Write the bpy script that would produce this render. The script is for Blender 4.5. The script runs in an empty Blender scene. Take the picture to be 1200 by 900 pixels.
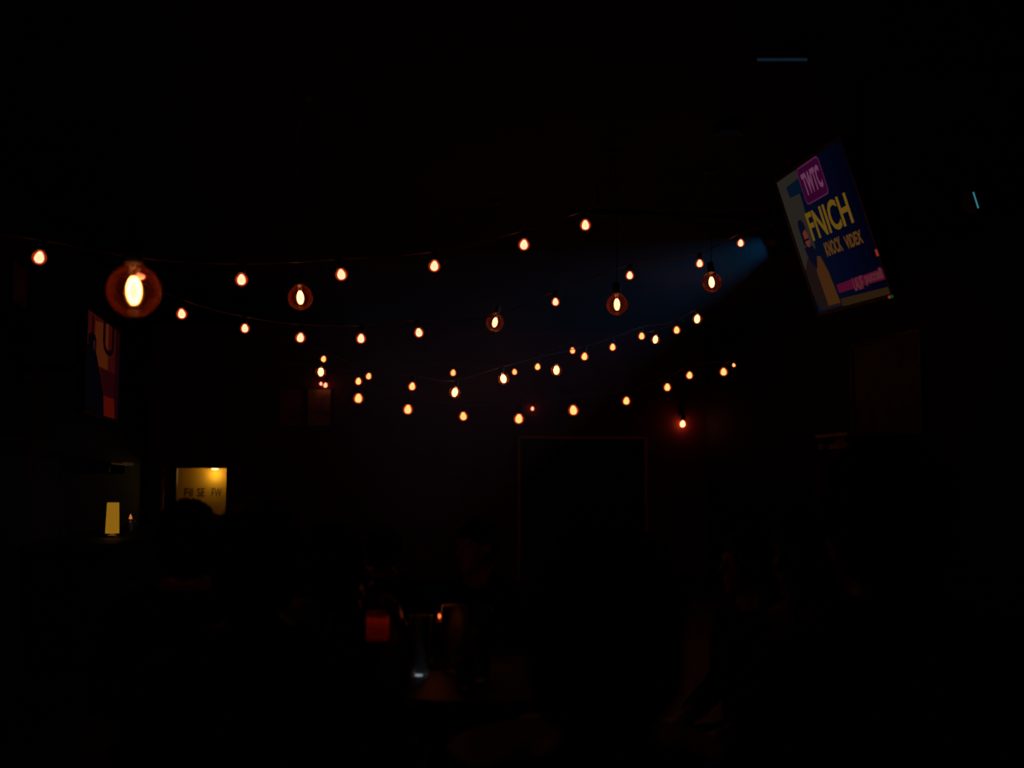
import bpy, bmesh, math, random
from mathutils import Vector, Matrix, Euler, noise, kdtree

random.seed(7)
SC = bpy.context.scene
COL = SC.collection
PI = math.pi

# ------------------------------------------------------------------ camera, world, exposure
EYE = Vector((0.0, 0.0, 1.35))
FPX = 1300.0                                   # focal length in pixels of the 1200 px wide frame
PITCH = math.atan(115 / FPX)
YAW = math.atan(225 / FPX * math.cos(PITCH))
cam_data = bpy.data.cameras.new('camera')
cam = bpy.data.objects.new('camera', cam_data)
COL.objects.link(cam)
cam_data.sensor_width = 36.0
cam_data.lens = 36.0 * FPX / 1200.0
cam.location = EYE
cam.rotation_euler = (PI / 2 + PITCH, 0, -YAW)
cam_data.clip_start = 0.05
cam_data.clip_end = 100
cam_data.dof.use_dof = True
cam_data.dof.focus_distance = 6.6
cam_data.dof.aperture_fstop = 2.0
SC.camera = cam

world = bpy.data.worlds.new('world')
SC.world = world
world.use_nodes = True
world.node_tree.nodes['Background'].inputs[0].default_value = (0, 0, 0, 1)
world.node_tree.nodes['Background'].inputs[1].default_value = 0.0

SC.view_settings.view_transform = 'Standard'
SC.view_settings.look = 'None'
SC.view_settings.gamma = 1.0
SC.view_settings.use_curve_mapping = False
SC.view_settings.exposure = 0.0

# blue stage light in front of its can
BEAM_POS = None  # set below, from the same pixel that the can is built at


def ray(px, py):
    x = (px - 600) / FPX
    y = -(py - 450) / FPX
    f = Vector((math.sin(YAW) * math.cos(PITCH), math.cos(YAW) * math.cos(PITCH), math.sin(PITCH)))
    r = Vector((math.cos(YAW), -math.sin(YAW), 0))
    u = r.cross(f)
    return f + r * x + u * y


def at_y(px, py, Y):
    d = ray(px, py)
    return EYE + d * ((Y - EYE.y) / d.y)


def at_x(px, py, X):
    d = ray(px, py)
    return EYE + d * ((X - EYE.x) / d.x)


def at_z(px, py, Z):
    d = ray(px, py)
    return EYE + d * ((Z - EYE.z) / d.z)


BEAM_POS = at_y(897, 289, 7.0)
BEAM_DIR = Vector((-0.87, 0.42, -0.36)).normalized()
sp = bpy.data.lights.new('stage_spot', 'SPOT')
sp.energy = 36.0
sp.color = (0.0, 0.40, 1.0)
sp.spot_size = math.radians(50)
sp.spot_blend = 1.0
sp.shadow_soft_size = 0.02
spo = bpy.data.objects.new('stage_spot', sp)
COL.objects.link(spo)
spo.location = BEAM_POS - BEAM_DIR * 0.19      # inside the can, behind its open front
spo.rotation_euler = BEAM_DIR.to_track_quat('-Z', 'Y').to_euler()


# ------------------------------------------------------------------ materials
def new_mat(name):
    m = bpy.data.materials.new(name)
    m.use_nodes = True
    nt = m.node_tree
    for n in list(nt.nodes):
        nt.nodes.remove(n)
    out = nt.nodes.new('ShaderNodeOutputMaterial')
    return m, nt, out


def pbr(name, col, rough=0.6, metal=0.0, var=0.25, scale=8.0, bump=0.0, spec=0.4, stretch=None):
    m, nt, out = new_mat(name)
    b = nt.nodes.new('ShaderNodeBsdfPrincipled')
    b.inputs['Roughness'].default_value = rough
    b.inputs['Metallic'].default_value = metal
    b.inputs['Specular IOR Level'].default_value = spec
    tc = nt.nodes.new('ShaderNodeTexCoord')
    mp = nt.nodes.new('ShaderNodeMapping')
    if stretch:
        mp.inputs['Scale'].default_value = stretch
    nz = nt.nodes.new('ShaderNodeTexNoise')
    nz.inputs['Scale'].default_value = scale
    nz.inputs['Detail'].default_value = 4
    nt.links.new(tc.outputs['Object'], mp.inputs[0])
    nt.links.new(mp.outputs[0], nz.inputs['Vector'])
    cr = nt.nodes.new('ShaderNodeValToRGB')
    cr.color_ramp.elements[0].position = 0.3
    cr.color_ramp.elements[1].position = 0.7
    cr.color_ramp.elements[0].color = (*[c * (1 - var) for c in col], 1)
    cr.color_ramp.elements[1].color = (*[min(1, c * (1 + var)) for c in col], 1)
    nt.links.new(nz.outputs['Fac'], cr.inputs[0])
    nt.links.new(cr.outputs[0], b.inputs['Base Color'])
    if bump:
        bp = nt.nodes.new('ShaderNodeBump')
        bp.inputs['Strength'].default_value = bump
        bp.inputs['Distance'].default_value = 0.01
        nt.links.new(nz.outputs['Fac'], bp.inputs['Height'])
        nt.links.new(bp.outputs[0], b.inputs['Normal'])
    nt.links.new(b.outputs[0], out.inputs[0])
    return m


def emit(name, col, k=1.0, sample=True):
    m, nt, out = new_mat(name)
    e = nt.nodes.new('ShaderNodeEmission')
    e.inputs[0].default_value = (*col, 1)
    e.inputs[1].default_value = k
    nt.links.new(e.outputs[0], out.inputs[0])
    if not sample:
        m.cycles.emission_sampling = 'NONE'
    return m


def screen_mat(name, col):
    """a lit patch of a display"""
    return emit(name, col, 1.0, False)


def glow_glass(name, col, fac):
    """thin frosted amber envelope of a lit bulb: mostly clear, glows weakly"""
    m, nt, out = new_mat(name)
    t = nt.nodes.new('ShaderNodeBsdfTransparent')
    t.inputs[0].default_value = (1, 0.9, 0.75, 1)
    e = nt.nodes.new('ShaderNodeEmission')
    e.inputs[0].default_value = (*col, 1)
    mx = nt.nodes.new('ShaderNodeMixShader')
    lw = nt.nodes.new('ShaderNodeLayerWeight')      # painted bloom: strongest face-on, fading out at the rim
    lw.inputs[0].default_value = 0.5
    mr = nt.nodes.new('ShaderNodeMapRange')
    mr.inputs['From Min'].default_value = 0.0
    mr.inputs['From Max'].default_value = 0.95
    mr.inputs['To Min'].default_value = fac
    mr.inputs['To Max'].default_value = 0.0
    nt.links.new(lw.outputs['Facing'], mr.inputs['Value'])
    nt.links.new(mr.outputs[0], mx.inputs[0])
    nt.links.new(t.outputs[0], mx.inputs[1])
    nt.links.new(e.outputs[0], mx.inputs[2])
    nt.links.new(mx.outputs[0], out.inputs[0])
    m.cycles.emission_sampling = 'NONE'
    return m


def thin_glass(name, tint, haze_col, haze, gloss=True, rough=0.03, grazing=5):
    """thin clear or amber glass: transparent, a little milky, more so at grazing angles, with a Fresnel sheen"""
    m, nt, out = new_mat(name)
    t = nt.nodes.new('ShaderNodeBsdfTransparent')
    t.inputs[0].default_value = (*tint, 1)
    tr = nt.nodes.new('ShaderNodeBsdfTranslucent')
    tr.inputs[0].default_value = (*haze_col, 1)
    if not gloss:                                  # a cloudy drink scatters back as well
        df = nt.nodes.new('ShaderNodeBsdfDiffuse')
        df.inputs[0].default_value = (*haze_col, 1)
        ad = nt.nodes.new('ShaderNodeMixShader')
        ad.inputs[0].default_value = 0.5
        nt.links.new(tr.outputs[0], ad.inputs[1])
        nt.links.new(df.outputs[0], ad.inputs[2])
        tr = ad
    lw = nt.nodes.new('ShaderNodeLayerWeight')
    lw.inputs[0].default_value = 0.35
    mr = nt.nodes.new('ShaderNodeMapRange')
    mr.inputs['To Min'].default_value = haze
    mr.inputs['To Max'].default_value = min(1, haze * grazing)
    nt.links.new(lw.outputs['Facing'], mr.inputs['Value'])
    mx = nt.nodes.new('ShaderNodeMixShader')
    nt.links.new(mr.outputs[0], mx.inputs[0])
    nt.links.new(t.outputs[0], mx.inputs[1])
    nt.links.new(tr.outputs[0], mx.inputs[2])
    last = mx
    if gloss:
        g = nt.nodes.new('ShaderNodeBsdfGlossy')
        g.inputs['Roughness'].default_value = rough
        fr = nt.nodes.new('ShaderNodeFresnel')
        fr.inputs[0].default_value = 1.45
        m2 = nt.nodes.new('ShaderNodeMixShader')
        nt.links.new(fr.outputs[0], m2.inputs[0])
        nt.links.new(mx.outputs[0], m2.inputs[1])
        nt.links.new(g.outputs[0], m2.inputs[2])
        last = m2
    nt.links.new(last.outputs[0], out.inputs[0])
    return m


M = {}
M['wall'] = pbr('red_plaster', (0.13, 0.016, 0.028), 0.8, var=0.3, scale=2.5, bump=0.15)
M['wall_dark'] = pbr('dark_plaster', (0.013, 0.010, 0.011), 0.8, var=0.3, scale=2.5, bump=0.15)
M['ceiling'] = pbr('black_ceiling', (0.012, 0.012, 0.014), 0.9, scale=3)
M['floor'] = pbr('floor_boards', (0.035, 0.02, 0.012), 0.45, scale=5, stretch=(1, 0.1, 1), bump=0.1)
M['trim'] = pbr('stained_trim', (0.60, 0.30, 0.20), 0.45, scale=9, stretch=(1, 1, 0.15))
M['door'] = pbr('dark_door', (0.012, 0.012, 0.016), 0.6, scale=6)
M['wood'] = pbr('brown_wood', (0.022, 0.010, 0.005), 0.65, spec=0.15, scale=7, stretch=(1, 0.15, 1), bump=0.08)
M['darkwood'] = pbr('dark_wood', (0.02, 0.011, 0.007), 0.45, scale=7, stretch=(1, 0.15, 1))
M['black'] = pbr('black_plastic', (0.008, 0.008, 0.009), 0.5, scale=20)
M['black_metal'] = pbr('black_metal', (0.012, 0.012, 0.014), 0.45, metal=0.4, scale=20)
M['cord'] = pbr('brown_rubber_cord', (0.16, 0.08, 0.07), 0.35, scale=30)
M['black_cord'] = pbr('black_cord', (0.01, 0.01, 0.01), 0.5, scale=30)
M['brass'] = pbr('brass', (0.6, 0.36, 0.14), 0.3, metal=1.0, var=0.1, scale=30)
M['copper'] = pbr('copper', (0.8, 0.28, 0.12), 0.4, metal=0.3, var=0.1, scale=20)
M['steel'] = pbr('steel', (0.5, 0.5, 0.52), 0.25, metal=1.0, var=0.1, scale=20)
M['skin'] = pbr('skin', (0.42, 0.2, 0.13), 0.45, var=0.08, scale=30)
m, nt, out = new_mat('eye')
b = nt.nodes.new('ShaderNodeBsdfPrincipled')
b.inputs['Roughness'].default_value = 0.15
tc = nt.nodes.new('ShaderNodeTexCoord')
sx = nt.nodes.new('ShaderNodeSeparateXYZ')
nt.links.new(tc.outputs['Object'], sx.inputs[0])
cr = nt.nodes.new('ShaderNodeValToRGB')
cr.color_ramp.interpolation = 'CONSTANT'
cr.color_ramp.elements[0].color = (0.45, 0.42, 0.40, 1)
cr.color_ramp.elements[1].position = 0.0098 * 50
cr.color_ramp.elements[1].color = (0.03, 0.015, 0.008, 1)
ml = nt.nodes.new('ShaderNodeMath')
ml.operation = 'MULTIPLY'
ml.inputs[1].default_value = 50
nt.links.new(sx.outputs['Y'], ml.inputs[0])
nt.links.new(ml.outputs[0], cr.inputs[0])
nt.links.new(cr.outputs[0], b.inputs['Base Color'])
nt.links.new(b.outputs[0], out.inputs[0])
M['eye'] = m
M['ochre'] = pbr('ochre_wall_paint', (0.78, 0.44, 0.035), 0.8, var=0.06, scale=3)
M['ink'] = pbr('brown_lettering', (0.07, 0.03, 0.008), 0.7)
M['core'] = emit('filament_glow', (1.0, 0.275, 0.185), 5.6)
M['core_far'] = emit('filament_glow_far', (1.0, 0.285, 0.100), 5.2)
M['cage'] = emit('edison_filament', (1.0, 0.40, 0.17), 22.0)
M['mantle'] = glow_glass('filament_mantle', (1.3, 0.42, 0.04), 0.5)  # added shell: bloom around the filament painted as emission
M['core_wall'] = emit('filament_glow_wall', (1.0, 0.25, 0.09), 18.0)
M['halo'] = glow_glass('amber_envelope', (0.80, 0.060, 0.004), 0.42)  # bulb glass with the red bloom put into its emission
M['globe'] = thin_glass('amber_globe_glass', (1.0, 0.86, 0.66), (0.80, 0.10, 0.02), 0.007, grazing=14)
M['glass'] = thin_glass('clear_glass', (0.97, 0.97, 0.97), (0.8, 0.8, 0.8), 0.006, rough=0.3)
M['drink'] = thin_glass('red_ale', (0.75, 0.22, 0.10), (0.9, 0.16, 0.04), 0.6, gloss=False, grazing=1)
M['dark_drink'] = thin_glass('dark_ale', (0.60, 0.13, 0.10), (0.85, 0.075, 0.05), 0.5, gloss=False, grazing=1)
M['red_glass'] = thin_glass('red_jar_glass', (0.85, 0.27, 0.13), (0.9, 0.22, 0.08), 0.35, rough=0.1, grazing=1.5)
M['led'] = emit('white_led', (0.62, 0.72, 0.85), 0.36)  # white glint painted as emission
M['foam'] = pbr('beer_foam', (0.6, 0.5, 0.38), 0.9, scale=60)
M['candlewax'] = pbr('candle_wax', (0.55, 0.42, 0.3), 0.6)
M['flame'] = emit('candle_flame', (1.0, 0.13, 0.03), 2.0)
M['downlight'] = emit('downlight_lens', (1.0, 0.80, 0.30), 2.4)
M['lampshade'] = emit('lit_paper_shade', (0.25, 0.115, 0.006), 1.0)
M['votive'] = emit('small_flame', (1.0, 0.3, 0.07), 0.55)
M['blue_led'] = emit('dim_blue_tube', (0.007, 0.022, 0.040), 0.5, False)  # blue reflection on the ceiling, painted as emission
M['cyan_slit'] = emit('cyan_lens_edge', (0.03, 0.16, 0.20), 1.0, False)  # cyan glint painted as emission
M['blue_lens'] = emit('blue_lens', (0.03, 0.35, 1.0), 0.8, False)
M['red_led'] = emit('red_led', (0.22, 0.02, 0.01), 1.0, False)
M['green_led'] = emit('green_led', (0.0, 0.05, 0.008), 1.0, False)


# ------------------------------------------------------------------ mesh helpers
def box_bm(bm, x0, x1, y0, y1, z0, z1, bevel=0.0):
    r = bmesh.ops.create_cube(bm, size=1.0)
    for v in r['verts']:
        v.co = Vector(((x0 + x1) / 2 + v.co.x * (x1 - x0), (y0 + y1) / 2 + v.co.y * (y1 - y0), (z0 + z1) / 2 + v.co.z * (z1 - z0)))
    if bevel:
        es = list({e for v in r['verts'] for e in v.link_edges})
        bmesh.ops.bevel(bm, geom=es, offset=bevel, segments=2, affect='EDGES', profile=0.5)
    return bm


def lathe_bm(bm, prof, seg=20, center=(0, 0, 0), mat=None, cap=True):
    """prof: list of (r, z)"""
    c = Vector(center)
    rings = []
    for r, z in prof:
        if r < 1e-5:
            rings.append([bm.verts.new((0, 0, z))])
        else:
            rings.append([bm.verts.new((r * math.cos(2 * PI * k / seg), r * math.sin(2 * PI * k / seg), z)) for k in range(seg)])
    for a, b in zip(rings, rings[1:]):
        for k in range(seg):
            k2 = (k + 1) % seg
            if len(a) == 1 and len(b) == 1:
                continue
            if len(a) == 1:
                bm.faces.new((a[0], b[k2], b[k])[::-1])
            elif len(b) == 1:
                bm.faces.new((a[k], a[k2], b[0]))
            else:
                bm.faces.new((a[k], a[k2], b[k2], b[k]))
    if cap:
        if len(rings[0]) > 1:
            bm.faces.new(rings[0][::-1])
        if len(rings[-1]) > 1:
            bm.faces.new(rings[-1])
    vs = [v for rg in rings for v in rg]
    for v in vs:
        if mat is not None:
            v.co = mat @ v.co
        v.co = v.co + c
    return bm


def tube_bm(bm, pts, r, seg=6, closed=False):
    pts = [Vector(p) for p in pts]
    n = len(pts)
    rings = []
    up = Vector((0, 0, 1))
    for i, p in enumerate(pts):
        if closed:
            d = (pts[(i + 1) % n] - pts[i - 1])
        else:
            d = pts[min(i + 1, n - 1)] - pts[max(i - 1, 0)]
        d = d.normalized() if d.length > 1e-9 else Vector((0, 0, 1))
        a = d.cross(up)
        if a.length < 1e-3:
            a = d.cross(Vector((0, 1, 0)))
        a.normalize()
        b = d.cross(a)
        rr = r[i] if isinstance(r, (list, tuple)) else r
        rings.append([bm.verts.new(p + (a * math.cos(2 * PI * k / seg) + b * math.sin(2 * PI * k / seg)) * rr) for k in range(seg)])
    pairs = list(zip(rings, rings[1:]))
    if closed:
        pairs.append((rings[-1], rings[0]))
    for x, y in pairs:
        for k in range(seg):
            k2 = (k + 1) % seg
            bm.faces.new((x[k], x[k2], y[k2], y[k]))
    if not closed:
        bm.faces.new(rings[0][::-1])
        bm.faces.new(rings[-1])
    return bm


def obj(name, bm, mat, parent=None, loc=None, rot=None, smooth=False):
    bmesh.ops.recalc_face_normals(bm, faces=bm.faces[:])
    me = bpy.data.meshes.new(name)
    bm.to_mesh(me)
    bm.free()
    if smooth:
        for p in me.polygons:
            p.use_smooth = True
    o = bpy.data.objects.new(name, me)
    COL.objects.link(o)
    if mat is not None:
        me.materials.append(mat)
    if parent is not None:
        o.parent = parent
    if loc is not None:
        o.location = loc
    if rot is not None:
        o.rotation_euler = rot
    return o


def empty(name, loc=(0, 0, 0), rot=(0, 0, 0)):
    o = bpy.data.objects.new(name, None)
    o.empty_display_size = 0.05
    COL.objects.link(o)
    o.location = loc
    o.rotation_euler = rot
    return o


def tag(o, label, cat, group=None, kind=None):
    o['label'] = label
    o['category'] = cat
    if group:
        o['group'] = group
    if kind:
        o['kind'] = kind
    return o


def struct(name, bm, mat, parent=None, **k):
    o = obj(name, bm, mat, parent, **k)
    if parent is None:
        o['kind'] = 'structure'
    return o


def copy_tree(o, parent=None):
    c = o.copy()
    COL.objects.link(c)
    if parent is not None:
        c.parent = parent
    for ch in list(o.children):
        copy_tree(ch, c)
    return c


def B():
    return bmesh.new()


def text_obj(name, body, mat, parent, x, y, w, h, depth=0.0015, bold=0.012):
    """lettering stretched into the box (x, y, w, h) of its parent's x/z plane, facing -y"""
    cu = bpy.data.curves.new(name, 'FONT')
    cu.body = body
    cu.extrude = depth
    cu.resolution_u = 3
    cu.offset = bold
    tmp = bpy.data.objects.new(name, cu)
    COL.objects.link(tmp)
    dg = bpy.context.evaluated_depsgraph_get()
    me = bpy.data.meshes.new_from_object(tmp.evaluated_get(dg))
    bpy.data.objects.remove(tmp)
    xs = [v.co.x for v in me.vertices]
    ys = [v.co.y for v in me.vertices]
    sx = w / (max(xs) - min(xs))
    sy = h / (max(ys) - min(ys))
    for v in me.vertices:
        X = (v.co.x - min(xs)) * sx + x
        Z = (v.co.y - min(ys)) * sy + y
        v.co = Vector((X, -v.co.z, Z))
    me.materials.clear()
    me.materials.append(mat)
    o = bpy.data.objects.new(name, me)
    COL.objects.link(o)
    o.parent = parent
    return o


# ------------------------------------------------------------------ the room
XL, XR, YB, YF, H = -2.05, 5.0, -1.6, 14.0, 3.3
T = 0.12
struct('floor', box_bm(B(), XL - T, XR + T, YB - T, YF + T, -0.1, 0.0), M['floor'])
struct('ceiling', box_bm(B(), XL - T, XR + T, YB - T, YF + T, H, H + 0.1), M['ceiling'])
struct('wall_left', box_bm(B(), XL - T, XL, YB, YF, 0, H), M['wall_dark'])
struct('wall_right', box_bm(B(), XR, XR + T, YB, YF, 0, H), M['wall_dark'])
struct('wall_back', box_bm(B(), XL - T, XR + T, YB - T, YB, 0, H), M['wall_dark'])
# far wall with the hatch opening
hw0 = at_y(207, 548, YF)
hw1 = at_y(265, 600, YF)
WX0, WX1, WZ1, WZ0 = hw0.x, hw1.x, hw0.z, 0.95
bm = B()
box_bm(bm, XL - T, WX0, YF, YF + T, 0, H)
box_bm(bm, WX1, XR + T, YF, YF + T, 0, H)
box_bm(bm, WX0, WX1, YF, YF + T, 0, WZ0)
box_bm(bm, WX0, WX1, YF, YF + T, WZ1, H)
struct('wall_far', bm, M['wall'])
bm = B()
box_bm(bm, XL, XL + 0.02, YB, YF, 0, 0.12, 0.004)
struct('baseboard_left', bm, M['darkwood'])
struct('baseboard_far', box_bm(B(), XL + 0.02, XR - 0.02, YF - 0.02, YF, 0, 0.12, 0.004), M['darkwood'])
struct('baseboard_right', box_bm(B(), XR - 0.02, XR, YB, YF, 0, 0.12, 0.004), M['darkwood'])

# hatch window: frame, sill, glass pane
wf = empty('window_1', (0, 0, 0))
wf['kind'] = 'structure'
bm = B()
box_bm(bm, WX0 - 0.05, WX0 + 0.005, YF - 0.02, YF + T, WZ0, WZ1 + 0.05)
box_bm(bm, WX1 - 0.005, WX1 + 0.05, YF - 0.02, YF + T, WZ0, WZ1 + 0.05)
box_bm(bm, WX0 - 0.05, WX1 + 0.05, YF - 0.02, YF + T, WZ1 - 0.005, WZ1 + 0.05)
obj('window_frame', bm, M['darkwood'], wf)
obj('window_sill', box_bm(B(), WX0 - 0.08, WX1 + 0.08, YF - 0.10, YF + T, WZ0 - 0.03, WZ0, 0.005), M['wood'], wf)
# lit back room behind the hatch
YR = 14.75
struct('wall_back_room', box_bm(B(), WX0 - 0.9, WX1 + 0.9, YR, YR + 0.1, 0.0, 2.4), M['ochre'])
bm = B()
box_bm(bm, WX0 - 0.98, WX0 - 0.9, YF + T, YR + 0.1, 0, 2.4)
box_bm(bm, WX1 + 0.9, WX1 + 0.98, YF + T, YR + 0.1, 0, 2.4)
struct('trim_1', bm, M['ochre'])
lp = at_y(252, 549, YR - 0.12)
LZ = lp.z
struct('ceiling_back_room', box_bm(B(), WX0 - 0.98, WX1 + 0.98, YF + T, YR + 0.1, LZ + 0.06, LZ + 0.14), M['ochre'])
struct('floor_back_room', box_bm(B(), WX0 - 0.98, WX1 + 0.98, YF + T, YR + 0.1, -0.1, 0.0), M['floor'])
dl = empty('back_room_downlight', (lp.x, lp.y, LZ))
tag(dl, 'small glowing lamp at the upper corner of the yellow lit hatch', 'lamp')
obj('lamp_ring', lathe_bm(B(), [(0.062, 0.0), (0.062, 0.06), (0.05, 0.06), (0.05, 0.0)], 20, cap=False), M['steel'], dl, smooth=True)
obj('lamp_lens', lathe_bm(B(), [(0.0, -0.022), (0.03, -0.018), (0.048, 0.0), (0.05, 0.02), (0.0, 0.02)], 20, cap=False), M['downlight'], dl, smooth=True)
dll = bpy.data.lights.new('downlight_bulb', 'POINT')
dll.energy = 1.0
dll.color = (1.0, 0.72, 0.25)
dll.shadow_soft_size = 0.05
dlo = bpy.data.objects.new('downlight_bulb', dll)
COL.objects.link(dlo)
dlo.parent = dl
dlo.location = (0, 0.02, -0.07)
# painted lettering on the back room wall
sg = empty('wall_lettering', (0, YR, 0))
tag(sg, 'dark brown painted letters on the yellow wall behind the hatch', 'lettering')
for k, (s, x0, x1) in enumerate((('Fil', 216, 226), ('SE', 231, 240), ('FW', 248, 260))):
    a = at_y(x0, 582, YR)
    b = at_y(x1, 572, YR)
    text_obj('word', s, M['ink'], sg, a.x, a.z, b.x - a.x, b.z - a.z, 0.002)

# framed double door on the far wall
dA = at_y(606, 511, YF)
dB = at_y(757, 511, YF)
DX0, DX1, DZ = dA.x, dB.x, dA.z
d1 = empty('door_1')
d1['kind'] = 'structure'
fw = 0.035
bm = B()
box_bm(bm, DX0, DX1, YF - 0.055, YF, DZ - fw, DZ, 0.006)
obj('door_head', bm, M['trim'], d1)
for x in (DX0, DX1 - fw):
    obj('door_jamb', box_bm(B(), x, x + fw, YF - 0.05, YF, 0, DZ - fw, 0.005), M['trim'], d1)
xm = (DX0 + DX1) / 2
for s, (x0, x1) in ((1, (DX0 + fw, xm - 0.002)), (-1, (xm + 0.002, DX1 - fw))):
    lf = obj('door_leaf', box_bm(B(), x0, x1, YF - 0.035, YF, 0.01, DZ - fw, 0.003), M['door'], d1)
    bm = B()
    for z0, z1 in ((0.15, 0.85), (1.0, 1.75)):
        box_bm(bm, x0 + 0.12, x1 - 0.12, YF - 0.044, YF - 0.03, z0, z1, 0.006)
    obj('door_panel', bm, M['door'], lf)
    hx = xm - 0.07 * s
    obj('door_handle', tube_bm(B(), [(hx, YF - 0.035, 0.95), (hx, YF - 0.075, 0.97), (hx, YF - 0.075, 1.15), (hx, YF - 0.035, 1.17)], 0.009, 8), M['steel'], lf, smooth=True)

# copper pipe by the corner, left of the hatch
pp = at_y(191, 560, YF)
cp = empty('copper_pipe', (pp.x, YF - 0.05, 0))
tag(cp, 'thin reddish vertical pipe by the corner left of the yellow hatch', 'pipe')
obj('pipe', lathe_bm(B(), [(0.026, 0.0), (0.026, 1.55)], 14), M['copper'], cp, smooth=True)
for z in (0.5, 1.45):
    obj('bracket', box_bm(B(), -0.035, 0.035, -0.026, 0.05, z - 0.015, z + 0.015, 0.003), M['black_metal'], cp)


# ------------------------------------------------------------------ bulbs
def sphere_prof(r, z0, a0, a1, n):
    return [(r * math.sin(a), z0 - r * math.cos(a)) for a in [a0 + (a1 - a0) * k / n for k in range(n + 1)]]


def mesh_only(bm, name, mat, smooth=True):
    bmesh.ops.recalc_face_normals(bm, faces=bm.faces[:])
    me = bpy.data.meshes.new(name)
    bm.to_mesh(me)
    bm.free()
    me.materials.append(mat)
    for p in me.polygons:
        p.use_smooth = smooth
    return me


# small festoon bulb: envelope (top-level part 'bulb'), filament, socket; origin = centre of the glass
bm = B()
lathe_bm(bm, sphere_prof(0.030, 0, 0.0, 2.45, 9) + [(0.0145, 0.030), (0.0135, 0.036)], 16, cap=False)
ME_BULB = mesh_only(bm, 'bulb', M['halo'])
bm = B()
lathe_bm(bm, [(0.0, -0.0215), (0.010, -0.0195), (0.0165, -0.0125), (0.0185, -0.003), (0.0165, 0.008), (0.011, 0.018), (0.0065, 0.024), (0.0, 0.026)], 14, cap=False)
ME_CORE = mesh_only(bm, 'filament', M['core'])
ME_CORE_FAR = ME_CORE.copy()
ME_CORE_FAR.materials[0] = M['core_far']
bm = B()
lathe_bm(bm, [(0.0135, 0.028), (0.0165, 0.030), (0.0165, 0.052), (0.0145, 0.056), (0.013, 0.072), (0.006, 0.076)], 14)
ME_SOCK = mesh_only(bm, 'socket', M['black'])
# globe bulb, unit radius 0.0625
GR = 0.0625
bm = B()
lathe_bm(bm, sphere_prof(GR, 0, 0.0, 2.78, 18) + [(0.0205, 0.066), (0.0195, 0.074)], 32, cap=False)
ME_GLOBE = mesh_only(bm, 'globe', M['globe'])
bm = B()
for k in range(8):
    a = 2 * PI * k / 8
    pts = []
    for j in range(9):
        t = j / 8
        rr = 0.004 + 0.0105 * math.sin(PI * min(1, t * 1.0)) ** 0.7
        pts.append((rr * math.cos(a), rr * math.sin(a), -0.030 + 0.062 * t))
    tube_bm(bm, pts, 0.0021, 5)
ME_CAGE = mesh_only(bm, 'filament', M['cage'])
bm = B()
lathe_bm(bm, [(0.0, -0.036), (0.010, -0.033), (0.018, -0.022), (0.0215, -0.006), (0.019, 0.012), (0.013, 0.026), (0.007, 0.036), (0.0, 0.038)], 16, cap=False)
ME_BLOOM = mesh_only(bm, 'inner_mantle', M['mantle'])  # no real part: overexposed glow of the filament shaped as a shell
bm = B()
lathe_bm(bm, [(0.009, 0.070), (0.009, 0.040), (0.006, 0.034), (0.003, 0.030), (0.0025, -0.026), (0.0, -0.028)], 10, cap=False)
ME_STEM = mesh_only(bm, 'glass_stem', M['glass'])
bm = B()
lathe_bm(bm, [(0.0200, 0.064), (0.0235, 0.068), (0.0235, 0.098), (0.0215, 0.102), (0.020, 0.125), (0.007, 0.132)], 18)
ME_GSOCK = mesh_only(bm, 'socket', M['black'])


def link(name, me, parent, loc=(0, 0, 0), rot=(0, 0, 0), sc=1.0):
    o = bpy.data.objects.new(name, me)
    COL.objects.link(o)
    o.parent = parent
    o.location = loc
    o.rotation_euler = rot
    o.scale = (sc, sc, sc)
    return o


def small_bulb(parent, loc, rot=(0, 0, 0), sc=1.0, far=False):
    b = link('bulb', ME_BULB, parent, loc, rot, sc)
    link('filament', ME_CORE_FAR if far else ME_CORE, b)
    link('socket', ME_SOCK, b)
    return b


def globe_bulb(parent, loc, rot=(0, 0, 0), sc=1.0, name='globe_bulb', fil=1.0):
    b = link(name, ME_GLOBE, parent, loc, rot, sc)
    for f_ in (link('filament', ME_CAGE, b), link('inner_mantle', ME_BLOOM, b)):
        f_.scale = (1, 1, 1) if fil == 1.0 else (fil * 1.35, fil * 1.35, fil)
    link('glass_stem', ME_STEM, b)
    link('socket', ME_GSOCK, b)
    return b


def catmull(P, n=8):
    out = []
    Q = [P[0] * 2 - P[1]] + P + [P[-1] * 2 - P[-2]]
    for i in range(1, len(Q) - 2):
        p0, p1, p2, p3 = Q[i - 1], Q[i], Q[i + 1], Q[i + 2]
        for k in range(n):
            t = k / n
            out.append(0.5 * ((2 * p1) + (p2 - p0) * t + (2 * p0 - 5 * p1 + 4 * p2 - p3) * t * t + (3 * p1 - p0 - 3 * p2 + p3) * t ** 3))
    out.append(P[-1])
    return out


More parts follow.
